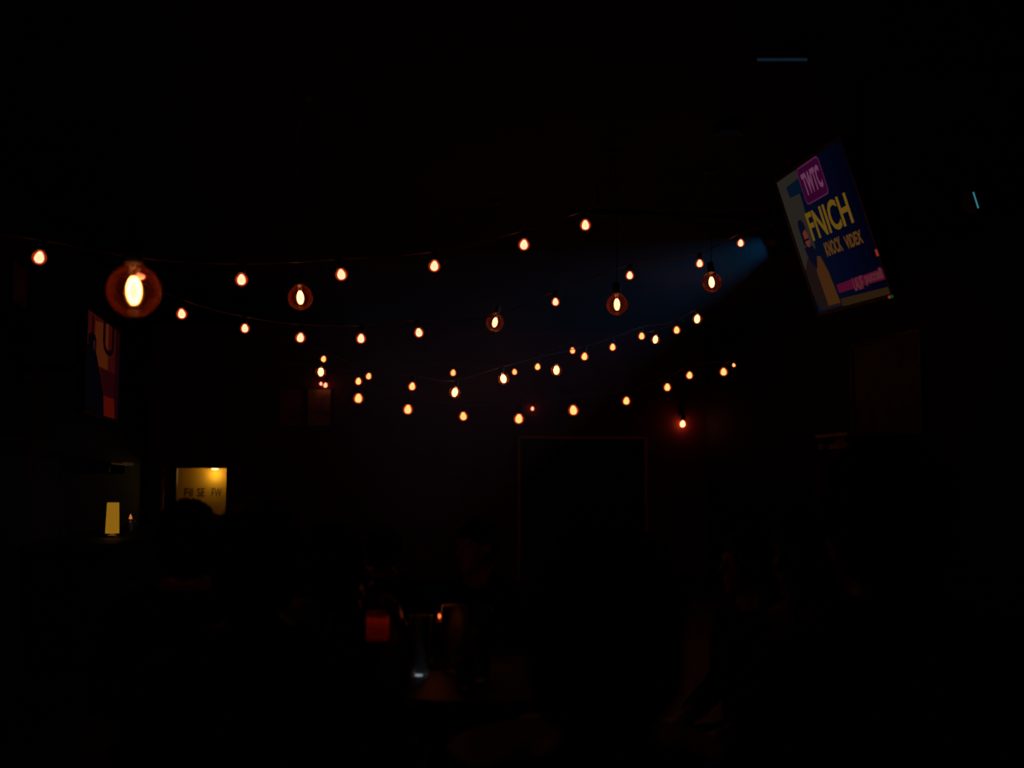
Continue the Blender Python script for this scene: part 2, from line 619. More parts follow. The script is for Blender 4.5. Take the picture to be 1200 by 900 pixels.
def string_lights(label, bulbs, Y, start, end, r=0.0035):
    """bulbs: (px, py, kind[, scale]) from left to right; the cord runs from the hook at start to the hook at end"""
    root = empty('string_lights', (0, 0, 0))
    tag(root, label, 'string lights', 'festoon string lights across the room')
    cordpts = [Vector(start)]
    items = []
    for k, bb in enumerate(bulbs):
        px, py, kind = bb[:3]
        sc = bb[3] if len(bb) > 3 else 1.0
        yy = Y[0] + (Y[1] - Y[0]) * k / max(1, len(bulbs) - 1)
        c = at_y(px, py, yy)
        rx, ry = random.uniform(-0.14, 0.14), random.uniform(-0.2, 0.2)
        top = (0.076 if kind == 'a' else 0.132) * sc
        if kind == 'n':                      # a point of the cord without a bulb
            cordpts.append(c)
            continue
        v = Euler((rx, ry, 0)).to_matrix() @ Vector((0, 0, top))
        cordpts.append(c + v)
        items.append((kind, c, (rx, ry, random.uniform(0, 6)), sc))
    cordpts.append(Vector(end))
    obj('cord', tube_bm(B(), catmull(cordpts, 10), r, 6), M['cord'], root, smooth=True)
    for kind, c, rt, sc in items:
        if kind == 'a':
            small_bulb(root, c, rt, sc, far=Y[0] > 7)
        else:
            globe_bulb(root, c, rt, sc, fil=1.35)
    for e in (Vector(start), Vector(end)):
        bm = B()
        tube_bm(bm, [e + Vector((0, 0, -0.006)), e + Vector((0.010, 0, 0.0)), e + Vector((0.008, 0, 0.016)), e + Vector((0, 0, 0.024)), Vector((e.x, e.y, H))], 0.0022, 6)
        obj('hanger', bm, M['black_metal'], root, smooth=True)
    return root


string_lights('nearest and uppermost festoon string, seven wide-spaced amber bulbs sagging across the room',
              [(46, 302, 'a', 1.05), (165, 322, 'a'), (283, 328, 'a'), (400, 322, 'a'), (509, 312, 'a'), (614, 287, 'a'), (686, 264, 'a')],
              (4.9, 5.5), at_y(-220, 240, 4.9), at_y(716, 236, 5.5))
string_lights('second festoon string below the top one, rising to the blue stage light',
              [(213, 368, 'a'), (287, 385, 'a', 0.9), (352, 396, 'a'), (423, 397, 'a'), (491, 390, 'a'), (570, 372, 'n'), (651, 354, 'a', 0.9), (738, 323, 'a', 0.95), (820, 309, 'a', 0.95), (868, 285, 'a', 0.9)],
              (6.0, 6.8), at_y(60, 290, 6.0), at_y(912, 262, 6.8))
string_lights('farthest thin festoon string with small widely spaced bulbs',
              [(379, 421, 'a', 1.15), (432, 441, 'a', 1.15), (531, 437, 'a', 1.15), (603, 436, 'a', 1.05), (671, 411, 'a', 1.1), (768, 398, 'b', 0.72), (817, 374, 'b', 0.8)],
              (10.8, 10.4), at_y(318, 396, 10.8), at_y(905, 318, 10.4))
string_lights('middle festoon string of close amber bulbs mixed with two glass globes',
              [(420, 447, 'a', 1.0), (483, 453, 'a', 1.1), (533, 460, 'b', 0.68), (590, 444, 'b', 0.68), (630, 430, 'a', 0.9), (685, 418, 'a', 1.05), (718, 407, 'a', 0.95), (752, 394, 'a', 0.95), (793, 387, 'a', 1.0)],
              (8.3, 7.7), at_y(330, 425, 8.3), at_y(880, 330, 7.7))
string_lights('lowest festoon string, sagging just above the framed door on the far wall',
              [(420, 467, 'a', 1.85), (478, 480, 'a', 1.85), (543, 488, 'a', 1.65), (608, 491, 'a', 1.9), (672, 481, 'a', 1.95), (734, 470, 'a', 1.55), (782, 454, 'a', 1.5), (808, 440, 'a', 1.4), (848, 436, 'a', 1.55), (860, 428, 'a', 0.7)],
              (11.6, 11.3), at_y(345, 440, 11.6), at_y(930, 380, 11.3))

# single hanging globes
for px, py, Y, sc, lab in (
        (157, 341, 2.72, 1.0, 'largest and nearest glass globe bulb, blurred, hanging on the left'),
        (352, 349, 5.55, 1.0, 'glass globe bulb hanging between the two upper festoon strings at left'),
        (580, 378, 7.5, 1.0, 'tilted glass globe bulb hanging at the second festoon string in the middle'),
        (723, 357, 6.2, 1.0, 'brightest far globe bulb hanging right of centre in the edge of the blue beam'),
        (834, 331, 6.5, 0.98, 'rightmost glass globe bulb hanging close to the blue stage light'),
        (376, 436, 10.2, 0.78, 'small far globe bulb hanging above the framed pictures'),
        (652, 434, 9.0, 0.74, 'small far globe bulb hanging below the middle festoon string at centre')):
    c = at_y(px, py, Y)
    root = empty('pendant_bulb', c)
    tag(root, lab, 'light bulb', 'single hanging glass globe bulbs')
    globe_bulb(root, (0, 0, 0), (0, 0.25 if px == 580 else random.uniform(-0.12, 0.12), random.uniform(0, 6)), sc, fil=1.0 if sc > 0.9 else 1.35)
    obj('cord', tube_bm(B(), [(0.0, 0, 0.125 * sc), (0.001, 0, 0.3), (0, 0, H - c.z)], 0.003, 6), M['black_cord'], root)
    obj('ceiling_cup', lathe_bm(B(), [(0.045, 0), (0.045, -0.015), (0.012, -0.03)], 16, center=(0, 0, H - c.z)), M['black'], root)

# bulb on a bracket against the far wall, red glow below
c = at_y(800, 497, YF - 0.058)
wl = empty('wall_lamp', (c.x, YF, c.z))
tag(wl, 'bare bulb on a wall bracket glowing on the red wall right of the door', 'wall lamp')
wb = small_bulb(wl, (0, -0.058, 0), (0, 0.1, 0), 1.7)
wb.children[0].data = ME_CORE.copy()
wb.children[0].data.materials[0] = M['core_wall']
obj('bracket', tube_bm(B(), [(0, 0, 0.15), (0, -0.035, 0.16), (0, -0.058, 0.145), (0, -0.058, 0.12)], 0.007, 8), M['black_metal'], wl, smooth=True)
obj('wall_plate', lathe_bm(B(), [(0.04, 0), (0.04, 0.012), (0.02, 0.02)], 16, mat=Matrix.Rotation(PI / 2, 3, 'X'), center=(0, 0, 0.15)), M['black_metal'], wl)

# small bulb above the door
c = at_y(624, 479, YF - 0.06)
wl = empty('door_lamp', (c.x, YF, c.z))
tag(wl, 'tiny bulb on the far wall just above the door frame', 'wall lamp')
small_bulb(wl, (0, -0.06, 0), (0, 0, 0), 0.95)
obj('bracket', tube_bm(B(), [(0, 0, 0.09), (0, -0.04, 0.10), (0, -0.06, 0.085), (0, -0.06, 0.07)], 0.005, 8), M['black_metal'], wl, smooth=True)

# pictures left of centre on the far wall with a two-bulb picture lamp
for (x0, x1, y0, y1, col, lab) in ((326, 357, 455, 500, (0.30, 0.05, 0.05), 'dark red framed print left of the pair under the picture lamp'),
                                   (359, 389, 455, 500, (0.34, 0.22, 0.06), 'brownish framed print with the picture lamp at its upper right corner')):
    a, b = at_y(x0, y1, YF), at_y(x1, y0, YF)
    pc = empty('framed_print', (a.x, YF, a.z))
    tag(pc, lab, 'picture', 'pair of framed prints on the far wall')
    w, h = b.x - a.x, b.z - a.z
    obj('print', box_bm(B(), 0.01, w - 0.01, -0.016, -0.002, 0.01, h - 0.01), pbr('print_paper', col, 0.7, var=0.5, scale=9), pc)
    bm = B()
    for q in ((0, w, 0, 0.014), (0, w, h - 0.014, h), (0, 0.014, 0, h), (w - 0.014, w, 0, h)):
        box_bm(bm, q[0], q[1], -0.025, 0, q[2], q[3])
    obj('frame', bm, M['darkwood'], pc)
c = at_y(380, 451, YF - 0.09)
wl = empty('picture_lamp', (c.x, YF, c.z))
tag(wl, 'small two-bulb lamp over the corner of the brownish framed print', 'wall lamp')
for dx, dz, s in ((-0.04, 0.012, 0.8), (0.015, -0.005, 1.15)):
    small_bulb(wl, (dx, -0.09, dz), (0, 0.15 if dx > 0 else -0.15, 0), s)
obj('arm', tube_bm(B(), [(0.02, 0, 0.10), (0.02, -0.06, 0.12), (0.015, -0.09, 0.08)], 0.006, 8), M['brass'], wl, smooth=True)
obj('arm', tube_bm(B(), [(0.02, 0, 0.10), (-0.01, -0.06, 0.11), (-0.04, -0.09, 0.075)], 0.006, 8), M['brass'], wl, smooth=True)


# ------------------------------------------------------------------ televisions
def tv_body(root, W, Ht):
    obj('casing', box_bm(B(), -W / 2 - 0.02, W / 2 + 0.02, 0.006, 0.06, -Ht / 2 - 0.02, Ht / 2 + 0.02, 0.006), M['black'], root)
    bm = B()
    b = 0.02
    for q in ((-W / 2 - b, W / 2 + b, -Ht / 2 - b, -Ht / 2), (-W / 2 - b, W / 2 + b, Ht / 2, Ht / 2 + b),
              (-W / 2 - b, -W / 2, -Ht / 2, Ht / 2), (W / 2, W / 2 + b, -Ht / 2, Ht / 2)):
        box_bm(bm, q[0], q[1], -0.006, 0.01, q[2], q[3], 0.002)
    obj('bezel', bm, M['black'], root)


def poly_obj(name, pts, mat, parent, W, Ht, y):
    """flat patch of the picture on the screen: pts in 0..1 (u to the right, v down)"""
    bm = B()
    vs = [bm.verts.new(((u - 0.5) * W, y, (0.5 - v) * Ht)) for u, v in pts]
    bm.faces.new(vs)
    return obj(name, bm, mat, parent)


def rounded(u0, u1, v0, v1, r, asp):
    P = []
    for cx, cy, a0 in ((u1 - r, v0 + r * asp, -90), (u1 - r, v1 - r * asp, 0), (u0 + r, v1 - r * asp, 90), (u0 + r, v0 + r * asp, 180)):
        for k in range(5):
            a = math.radians(a0 + k * 22.5)
            P.append((cx + r * math.cos(a), cy + r * asp * math.sin(a)))
    return P


def s2l(c):
    c /= 255.0
    return c / 12.92 if c <= 0.04045 else ((c + 0.055) / 1.055) ** 2.4


def srgb(r, g, b, k=1.0):
    return tuple(s2l(v) * k for v in (r, g, b))


# the large tilted television, upper right
W, Ht = 0.95, 0.95 / 1.33
n_yaw, n_tilt, n_roll = -0.1339, 0.3166, -0.0669
wv = Vector((math.sin(n_yaw), -math.cos(n_yaw), 0))
nv = Vector((-math.cos(n_yaw), -math.sin(n_yaw), 0))
uv = Vector((0, 0, math.cos(n_tilt))) + nv * math.sin(n_tilt)
wv, uv = wv * math.cos(n_roll) + uv * math.sin(n_roll), uv * math.cos(n_roll) - wv * math.sin(n_roll)
yv = uv.cross(wv)
tv = empty('television')
tv.matrix_world = Matrix(((wv.x, yv.x, uv.x, 2.3916), (wv.y, yv.y, uv.y, 4.9099), (wv.z, yv.z, uv.z, 2.5409), (0, 0, 0, 1)))
tag(tv, 'television tilted down from the ceiling at upper right, showing a blue advert with yellow letters', 'television')
tv_body(tv, W, Ht)
cream, blue, teal = srgb(37, 33, 29), srgb(4, 5, 24), srgb(4, 17, 32)
S = obj('screen', box_bm(B(), -W / 2, W / 2, 0.0, 0.008, -Ht / 2, Ht / 2), None, tv)
# background: blue with cream along the left, a soft change of the picture itself
m, nt, out = new_mat('screen_picture')
b = nt.nodes.new('ShaderNodeEmission')
tc = nt.nodes.new('ShaderNodeTexCoord')
sx = nt.nodes.new('ShaderNodeSeparateXYZ')
nt.links.new(tc.outputs['Object'], sx.inputs[0])
mr = nt.nodes.new('ShaderNodeMapRange')
mr.inputs['From Min'].default_value = -W / 2
mr.inputs['From Max'].default_value = W / 2
nt.links.new(sx.outputs['X'], mr.inputs['Value'])
cr = nt.nodes.new('ShaderNodeValToRGB')
cr.color_ramp.elements[0].position = 0.0
cr.color_ramp.elements[0].color = (*srgb(3, 14, 30), 1)
cr.color_ramp.elements[1].position = 1.0
cr.color_ramp.elements[1].color = (*srgb(2, 2, 13), 1)
e = cr.color_ramp.elements.new(0.6)
e.color = (*srgb(3, 5, 24), 1)
nt.links.new(mr.outputs[0], cr.inputs[0])
nt.links.new(cr.outputs[0], b.inputs[0])
nt.links.new(b.outputs[0], out.inputs[0])
m.cycles.emission_sampling = 'NONE'
S.data.materials.append(m)
MS = {k: screen_mat('screen_' + k, v) for k, v in dict(
    cream=cream, cream_low=srgb(44, 30, 18), teal=teal, pinkbox=srgb(46, 4, 36), pinkline=srgb(74, 26, 56), logo=srgb(96, 52, 78), yellow=srgb(94, 70, 14),
    gold=srgb(78, 48, 14), hair=srgb(7, 9, 24), face=srgb(88, 36, 28), beard=srgb(12, 8, 14), coat=srgb(62, 36, 14), scarf=srgb(8, 8, 26),
    pink=srgb(70, 10, 34), pinktext=srgb(80, 34, 40), strip=srgb(40, 26, 12), coatdark=srgb(26, 16, 16)).items()}


def pic(name, pts, k, y):
    return poly_obj(name, pts, MS[k], S, W, Ht, y)


pic('cream_wall', [(0, 0), (0.33, 0), (0.35, 0.06), (0.12, 0.07), (0.125, 0.15), (0.285, 0.16), (0.285, 0.22), (0.27, 0.33), (0.26, 0.55), (0.0, 0.7)], 'cream', -0.0004)
pic('teal_block', [(0.12, 0.07), (0.35, 0.06), (0.36, 0.16), (0.125, 0.15)], 'teal', -0.0005)
pic('logo_frame', rounded(0.335, 0.672, 0.0, 0.262, 0.03, 1.33), 'pinkline', -0.0006)
pic('logo_box', rounded(0.343, 0.664, 0.010, 0.252, 0.026, 1.33), 'pinkbox', -0.0008)
pic('coat', [(0.10, 0.60), (0.30, 0.62), (0.335, 0.72), (0.37, 0.99), (0.05, 0.99), (0.0, 0.86), (0.0, 0.68)], 'coatdark', -0.0008)
pic('coat_front', [(0.20, 0.60), (0.285, 0.62), (0.33, 0.74), (0.36, 0.97), (0.18, 0.97), (0.17, 0.72)], 'coat', -0.0010)
pic('scarf', [(0.10, 0.52), (0.235, 0.53), (0.25, 0.60), (0.19, 0.70), (0.12, 0.62)], 'scarf', -0.0012)
pic('hair', [(0.11, 0.36), (0.135, 0.325), (0.175, 0.325), (0.205, 0.36), (0.21, 0.46), (0.17, 0.54), (0.11, 0.50)], 'hair', -0.0014)
pic('face', [(0.145, 0.42), (0.195, 0.40), (0.215, 0.45), (0.212, 0.50), (0.18, 0.535), (0.145, 0.51)], 'face', -0.0016)
pic('beard', [(0.140, 0.468), (0.214, 0.468), (0.212, 0.482), (0.142, 0.482)], 'beard', -0.0018)
pic('pink_band', [(0.38, 0.845), (1.0, 0.835), (1.0, 0.905), (0.38, 0.905)], 'pink', -0.0006)
pic('cream_strip', [(0.375, 0.945), (1.0, 0.955), (1.0, 1.0), (0.375, 1.0)], 'strip', -0.0006)


def words(s, u0, u1, v0, v1, k, n='lettering', bold=0.035):
    o = text_obj(n, s, MS[k], S, (u0 - 0.5) * W, (0.5 - v1) * Ht, (u1 - u0) * W, (v1 - v0) * Ht, 0.0003, bold)
    o.location = (0, -0.0014, 0)
    return o


words('TWTC', 0.375, 0.635, 0.05, 0.205, 'logo')
words('FNICH', 0.262, 0.85, 0.303, 0.507, 'yellow', bold=0.022)
words('KNOCK', 0.385, 0.62, 0.545, 0.645, 'gold')
words('VIDEX', 0.665, 0.885, 0.560, 0.648, 'gold')
words('LAUF', 0.60, 0.73, 0.835, 0.925, 'pinktext')
words('puccell', 0.76, 0.975, 0.825, 0.915, 'pinktext')
for nm, u, v, mt in (('red_status_light', 1.008, 0.735, 'red_led'), ('red_power_light', 0.99, 1.018, 'red_led'), ('green_power_light', 1.014, 1.0175, 'green_led')):
    o = obj(nm, box_bm(B(), -0.010, 0.010, -0.004, 0.004, -0.006, 0.006, 0.002), M[mt], tv, loc=((u - 0.5) * W, -0.008, (0.5 - v) * Ht))
    if nm == 'red_status_light':
        o.scale = (0.7, 1, 2.6)  # tall glowing mark added for the red glint on the bezel
# ceiling pole and arm
c = tv.matrix_world @ Vector((0, 0.10, 0.0))
mi = tv.matrix_world.inverted()
obj('mount_plate', box_bm(B(), -0.12, 0.12, 0.06, 0.085, -0.12, 0.12, 0.004), M['black_metal'], tv)
p1 = mi @ Vector((c.x + 0.08, c.y, c.z))
obj('ceiling_pole', tube_bm(B(), [mi @ c, p1, mi @ Vector((c.x + 0.08, c.y, c.z + 0.05)), mi @ Vector((c.x + 0.08, c.y, H))], 0.022, 10), M['black_metal'], tv, smooth=True)

# left television, seen almost edge-on
W2, H2 = 1.2, 1.2 / 1.8
tl = empty('television', (-1.52, 8.18, 2.15), (0, 0, PI / 2))
tag(tl, 'television on the left wall seen almost edge-on, dim red picture with a dark figure', 'television')
tv_body(tl, W2, H2)
S2 = obj('screen', box_bm(B(), -W2 / 2, W2 / 2, 0.0, 0.008, -H2 / 2, H2 / 2), screen_mat('screen_dim_red', srgb(44, 7, 6)), tl)
ML = {k: screen_mat('left_screen_' + k, v) for k, v in dict(warm=srgb(66, 24, 6), dark=srgb(9, 2, 3), figure=srgb(3, 2, 4), face=srgb(40, 14, 16),
                                                           low=srgb(30, 3, 6), red=srgb(66, 8, 4), fade=srgb(20, 2, 6)).items()}


def pl(name, pts, k, y):
    return poly_obj(name, pts, ML[k], S2, W2, H2, y)


pl('warm_field', [(0.22, 0.06), (0.62, 0.0), (0.62, 0.5), (0.22, 0.5)], 'warm', -0.0005)
pl('far_field', [(0.86, 0.0), (1.0, 0.0), (1.0, 1.0), (0.86, 1.0)], 'fade', -0.0005)
pl('low_field', [(0.4, 0.5), (0.86, 0.5), (0.86, 0.78), (0.4, 0.78)], 'low', -0.0006)
pl('red_band', [(0.5, 0.79), (0.86, 0.78), (0.9, 0.99), (0.5, 0.99)], 'red', -0.0007)
pl('figure_coat', [(0.0, 0.34), (0.22, 0.34), (0.30, 0.42), (0.38, 0.56), (0.52, 0.8), (0.55, 1.0), (0.0, 1.0)], 'figure', -0.0010)
pl('figure_hair', [(0.04, 0.24), (0.12, 0.20), (0.23, 0.21), (0.26, 0.26), (0.26, 0.36), (0.04, 0.40)], 'figure', -0.0012)
pl('figure_face', [(0.17, 0.27), (0.225, 0.27), (0.225, 0.35), (0.19, 0.37)], 'face', -0.0014)
for s, u0, u1, v0, v1 in (('I', 0.13, 0.17, 0.03, 0.20), ('U', 0.45, 0.80, -0.0, 0.34)):
    o = text_obj('lettering', s, ML['dark'], S2, (u0 - 0.5) * W2, (0.5 - v1) * H2, (u1 - u0) * W2, (v1 - v0) * H2, 0.0003)
    o.location = (0, -0.0015, 0)
obj('mount_plate', box_bm(B(), -0.12, 0.12, 0.06, 0.085, -0.12, 0.12, 0.004), M['black_metal'], tl)
obj('wall_arm', tube_bm(B(), [(0, 0.08, 0), (0.12, 0.25, 0), (0, 0.52, 0)], 0.02, 10), M['black_metal'], tl, smooth=True)
obj('wall_plate', box_bm(B(), -0.1, 0.1, 0.51, 0.529, -0.1, 0.1, 0.003), M['black_metal'], tl)

# small print high on the left wall, and one on the right wall
c = at_x(20, 335, XL)
pc = empty('framed_print', (XL, c.y, c.z), (0, 0, PI / 2))
tag(pc, 'faint dark red print high up on the left wall beside the frame edge', 'picture')
obj('print', box_bm(B(), -0.2, 0.2, -0.016, -0.002, -0.14, 0.14), pbr('print_red', (0.25, 0.05, 0.05), 0.7, var=0.4), pc)
bm = B()
for q in ((-0.22, 0.22, -0.16, -0.14), (-0.22, 0.22, 0.14, 0.16), (-0.22, -0.2, -0.14, 0.14), (0.2, 0.22, -0.14, 0.14)):
    box_bm(bm, q[0], q[1], -0.028, 0, q[2], q[3])
obj('frame', bm, M['darkwood'], pc)
a = at_x(1002, 452, XR)
pc = empty('wall_poster', (XR, a.y - 0.6, 2.2), (0, 0, -PI / 2))
tag(pc, 'barely visible dark red poster on the right wall behind the tall dark head', 'poster')
obj('poster_sheet', box_bm(B(), -0.6, 0.6, -0.012, -0.002, -0.42, 0.42), pbr('poster_paper', (0.07, 0.012, 0.012), 0.6, var=0.5, scale=5), pc)
bm = B()
for q in ((-0.63, 0.63, -0.45, -0.42), (-0.63, 0.63, 0.42, 0.45), (-0.63, -0.6, -0.42, 0.42), (0.6, 0.63, -0.42, 0.42)):
    box_bm(bm, q[0], q[1], -0.03, 0, q[2], q[3])
obj('frame', bm, M['darkwood'], pc)
# shelf under the poster, with a hanging cup whose flame is added for a glint
a = at_x(962, 510, XR - 0.1)
bpt = at_x(999, 510, XR - 0.1)
sh = empty('wall_shelf', (XR, (a.y + bpt.y) / 2, a.z))
tag(sh, 'narrow reddish wooden wall shelf left of the tall dark head', 'shelf')
hl = (a.y - bpt.y) / 2
obj('board', box_bm(B(), -0.16, 0.0, -hl, hl, -0.03, 0.0, 0.004), M['trim'], sh)
obj('back_rail', box_bm(B(), -0.02, 0.0, -hl, hl, -0.14, -0.03, 0.003), M['trim'], sh)
for y in (-hl * 0.7, hl * 0.7):
    obj('bracket', box_bm(B(), -0.13, -0.02, y - 0.01, y + 0.01, -0.09, -0.03, 0.002), M['black_metal'], sh)
c = at_x(962, 522, XR - 0.18)
vt = empty('hanging_votive', c)
tag(vt, 'tiny hanging glass light under the end of the reddish wall shelf', 'candle')
obj('glass_cup', lathe_bm(B(), [(0.0, -0.035), (0.024, -0.033), (0.028, 0.02), (0.026, 0.02), (0.022, -0.03), (0, -0.031)], 14, cap=False), M['glass'], vt, smooth=True)
obj('flame', lathe_bm(B(), [(0, -0.015), (0.009, -0.005), (0.006, 0.008), (0, 0.018)], 10, cap=False), M['votive'], vt, smooth=True)  # added flame: a small red reflection made to glow by itself
obj('hanger', tube_bm(B(), [(0.0, 0, 0.02), (0.01, 0, 0.05), (0.03, 0, 0.09)], 0.0025, 6), M['brass'], vt)

# ------------------------------------------------------------------ sideboard with lamp and candle, shelf on the left wall
sb = empty('sideboard', (XL + 0.025, 9.9, 0))
tag(sb, 'low dark sideboard along the left wall under the edge-on television', 'sideboard')
obj('body', box_bm(B(), 0.03, 0.55, -1.6, 1.6, 0.08, 0.88), M['darkwood'], sb)
obj('top', box_bm(B(), 0.0, 0.6, -1.65, 1.65, 0.88, 0.915, 0.005), M['wood'], sb)
obj('plinth', box_bm(B(), 0.06, 0.50, -1.55, 1.55, 0.0, 0.08), M['black'], sb)
for k in range(4):
    y0 = -1.58 + k * 0.79
    dr = obj('door', box_bm(B(), 0.55, 0.572, y0 + 0.01, y0 + 0.78, 0.12, 0.86, 0.004), M['darkwood'], sb)
    obj('knob', lathe_bm(B(), [(0.006, 0), (0.006, 0.015), (0.014, 0.02), (0.012, 0.03), (0, 0.033)], 10, mat=Matrix.Rotation(PI / 2, 3, 'Y'), center=(0.572, y0 + (0.70 if k % 2 == 0 else 0.09), 0.55)), M['brass'], dr, smooth=True)
c = at_x(132, 608, -1.62)
ld = empty('table_lamp', (c.x, c.y, 0.915))
tag(ld, 'small lamp with a yellow lit paper shade on the sideboard at far left', 'lamp')
top = at_x(132, 589, -1.62).z - 0.915
obj('base', lathe_bm(B(), [(0.055, 0.0), (0.055, 0.012), (0.012, 0.02), (0.010, 0.05)], 18), M['brass'], ld, smooth=True)
obj('shade', lathe_bm(B(), [(0.054, 0.03), (0.046, top), (0.043, top), (0.051, 0.03)], 6, cap=False), M['lampshade'], ld)
c = at_x(153, 608, -1.66)
cd = empty('pillar_candle', (c.x, c.y, 0.915))
tag(cd, 'short burning candle in a glass beside the yellow table lamp', 'candle')
hh = c.z - 0.915
obj('wax', lathe_bm(B(), [(0.03, 0.0), (0.03, hh - 0.035), (0.026, hh - 0.03), (0, hh - 0.035)], 16), M['candlewax'], cd, smooth=True)
obj('flame', lathe_bm(B(), [(0, hh - 0.028), (0.016, hh - 0.012), (0.013, hh + 0.012), (0.005, hh + 0.035), (0, hh + 0.045)], 12, cap=False), M['votive'], cd, smooth=True)
obj('glass_holder', lathe_bm(B(), [(0.038, 0.0), (0.042, hh + 0.0), (0.040, hh + 0.0), (0.036, 0.004)], 18, cap=False), M['glass'], cd, smooth=True)
a = at_x(133, 541, -1.83)
bpt = at_x(158, 542, -1.83)
sh = empty('wall_shelf', (XL, (a.y + bpt.y) / 2, a.z))
tag(sh, 'thin brass-edged wall shelf above the yellow table lamp', 'shelf')
hl = abs(a.y - bpt.y) / 2
obj('board', box_bm(B(), 0.0, 0.20, -hl, hl, -0.025, 0.0, 0.003), M['darkwood'], sh)
obj('edge_rail', tube_bm(B(), [(0.205, -hl, 0.0), (0.205, hl, 0.0)], 0.009, 8), M['brass'], sh, smooth=True)
for y in (-hl * 0.7, hl * 0.7):
    obj('bracket', box_bm(B(), 0.0, 0.16, y - 0.01, y + 0.01, -0.10, -0.025, 0.002), M['black_metal'], sh)

# ------------------------------------------------------------------ ceiling: stage light, added bars and a fixture edge glowing for blue and cyan glints
sl = empty('stage_light')
q = BEAM_DIR.to_track_quat('-Z', 'Y')
sl.matrix_world = Matrix.Translation(BEAM_POS) @ q.to_matrix().to_4x4()
tag(sl, 'dark stage light throwing a blue beam, hanging behind the tilted television', 'stage light')
# local: lens at z = 0 looking to -z; housing behind at +z
obj('housing', lathe_bm(B(), [(0.088, -0.004), (0.094, -0.004), (0.094, 0.12), (0.082, 0.22), (0.05, 0.27), (0.0, 0.275)], 24, cap=False), M['black_metal'], sl, smooth=True)
obj('lens', lathe_bm(B(), [(0.045, 0.215), (0.03, 0.205), (0.0, 0.200)], 24, cap=False), M['blue_lens'], sl)
bm = B()
tube_bm(bm, [(-0.10, 0, 0.10), (-0.13, 0, 0.10), (-0.13, 0.13, 0.10), (0, 0.17, 0.10), (0.13, 0.13, 0.10), (0.13, 0, 0.10), (0.10, 0, 0.10)], 0.009, 8)
obj('yoke', bm, M['black_metal'], sl)
mi = sl.matrix_world.inverted()
yt = sl.matrix_world @ Vector((0, 0.17, 0.10))
obj('clamp', tube_bm(B(), [mi @ yt, mi @ Vector((yt.x, yt.y, yt.z + 0.1)), mi @ Vector((yt.x, yt.y, H - 0.16))], 0.013, 8), M['black_metal'], sl)
bar = empty('lighting_bar', (yt.x, yt.y, H - 0.18))
tag(bar, 'black ceiling pipe that carries the blue stage light', 'pipe')
obj('pipe', tube_bm(B(), [(-1.4, 0, 0), (1.6, 0, 0)], 0.024, 12), M['black_metal'], bar, smooth=True)
for x in (-1.2, 1.4):
    obj('hanger', tube_bm(B(), [(x, 0, 0), (x, 0, 0.18)], 0.01, 8), M['black_metal'], bar)

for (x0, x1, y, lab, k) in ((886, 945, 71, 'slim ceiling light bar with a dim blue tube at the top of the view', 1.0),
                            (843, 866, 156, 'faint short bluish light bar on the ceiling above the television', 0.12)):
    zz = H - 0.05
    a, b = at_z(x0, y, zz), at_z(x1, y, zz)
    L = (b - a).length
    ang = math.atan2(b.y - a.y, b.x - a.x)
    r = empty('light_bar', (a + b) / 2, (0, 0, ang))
    tag(r, lab, 'ceiling light')  # added bar, glowing only for a bluish ceiling reflection
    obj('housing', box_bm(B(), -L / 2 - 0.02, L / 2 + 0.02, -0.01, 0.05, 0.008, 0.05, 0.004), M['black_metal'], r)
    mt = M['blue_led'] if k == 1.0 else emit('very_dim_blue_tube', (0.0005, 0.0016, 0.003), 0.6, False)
    obj('tube', tube_bm(B(), [(-L / 2, -0.012, 0.0), (L / 2, -0.012, 0.0)], 0.007 if k == 1 else 0.014, 8), mt, r, smooth=True)  # glowing strip added to stand for a bluish reflection
    for s in (-1, 1):
        obj('end_cap', box_bm(B(), s * (L / 2 + 0.012) - 0.012, s * (L / 2 + 0.012) + 0.012, -0.022, 0.012, -0.012, 0.012, 0.003), M['black'], r)

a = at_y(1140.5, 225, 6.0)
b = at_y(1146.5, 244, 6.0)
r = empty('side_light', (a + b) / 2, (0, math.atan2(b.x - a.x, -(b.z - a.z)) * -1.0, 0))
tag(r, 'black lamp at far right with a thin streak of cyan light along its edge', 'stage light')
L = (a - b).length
obj('lens_edge', box_bm(B(), -0.0035, 0.0035, -0.004, 0.004, -L / 2, L / 2, 0.001), M['cyan_slit'], r)  # reflected blue light on the edge, built as a glowing strip
obj('housing', lathe_bm(B(), [(0.075, 0.0), (0.078, 0.0), (0.078, 0.10), (0.065, 0.20), (0.0, 0.22)], 20, mat=Matrix.Rotation(PI / 2, 3, 'Y'), center=(0.006, 0.074, 0)), M['black_metal'], r, smooth=True)
bm = B()
mi = r.matrix_basis.copy()
r_mat = Matrix.Translation(r.location) @ Euler(r.rotation_euler).to_matrix().to_4x4()
mi = r_mat.inverted()
hp = r_mat @ Vector((0.10, 0.074, 0))
tube_bm(bm, [mi @ Vector((hp.x, hp.y, hp.z + 0.06)), mi @ Vector((hp.x, hp.y, H))], 0.012, 8)
obj('stem', bm, M['black_metal'], r)

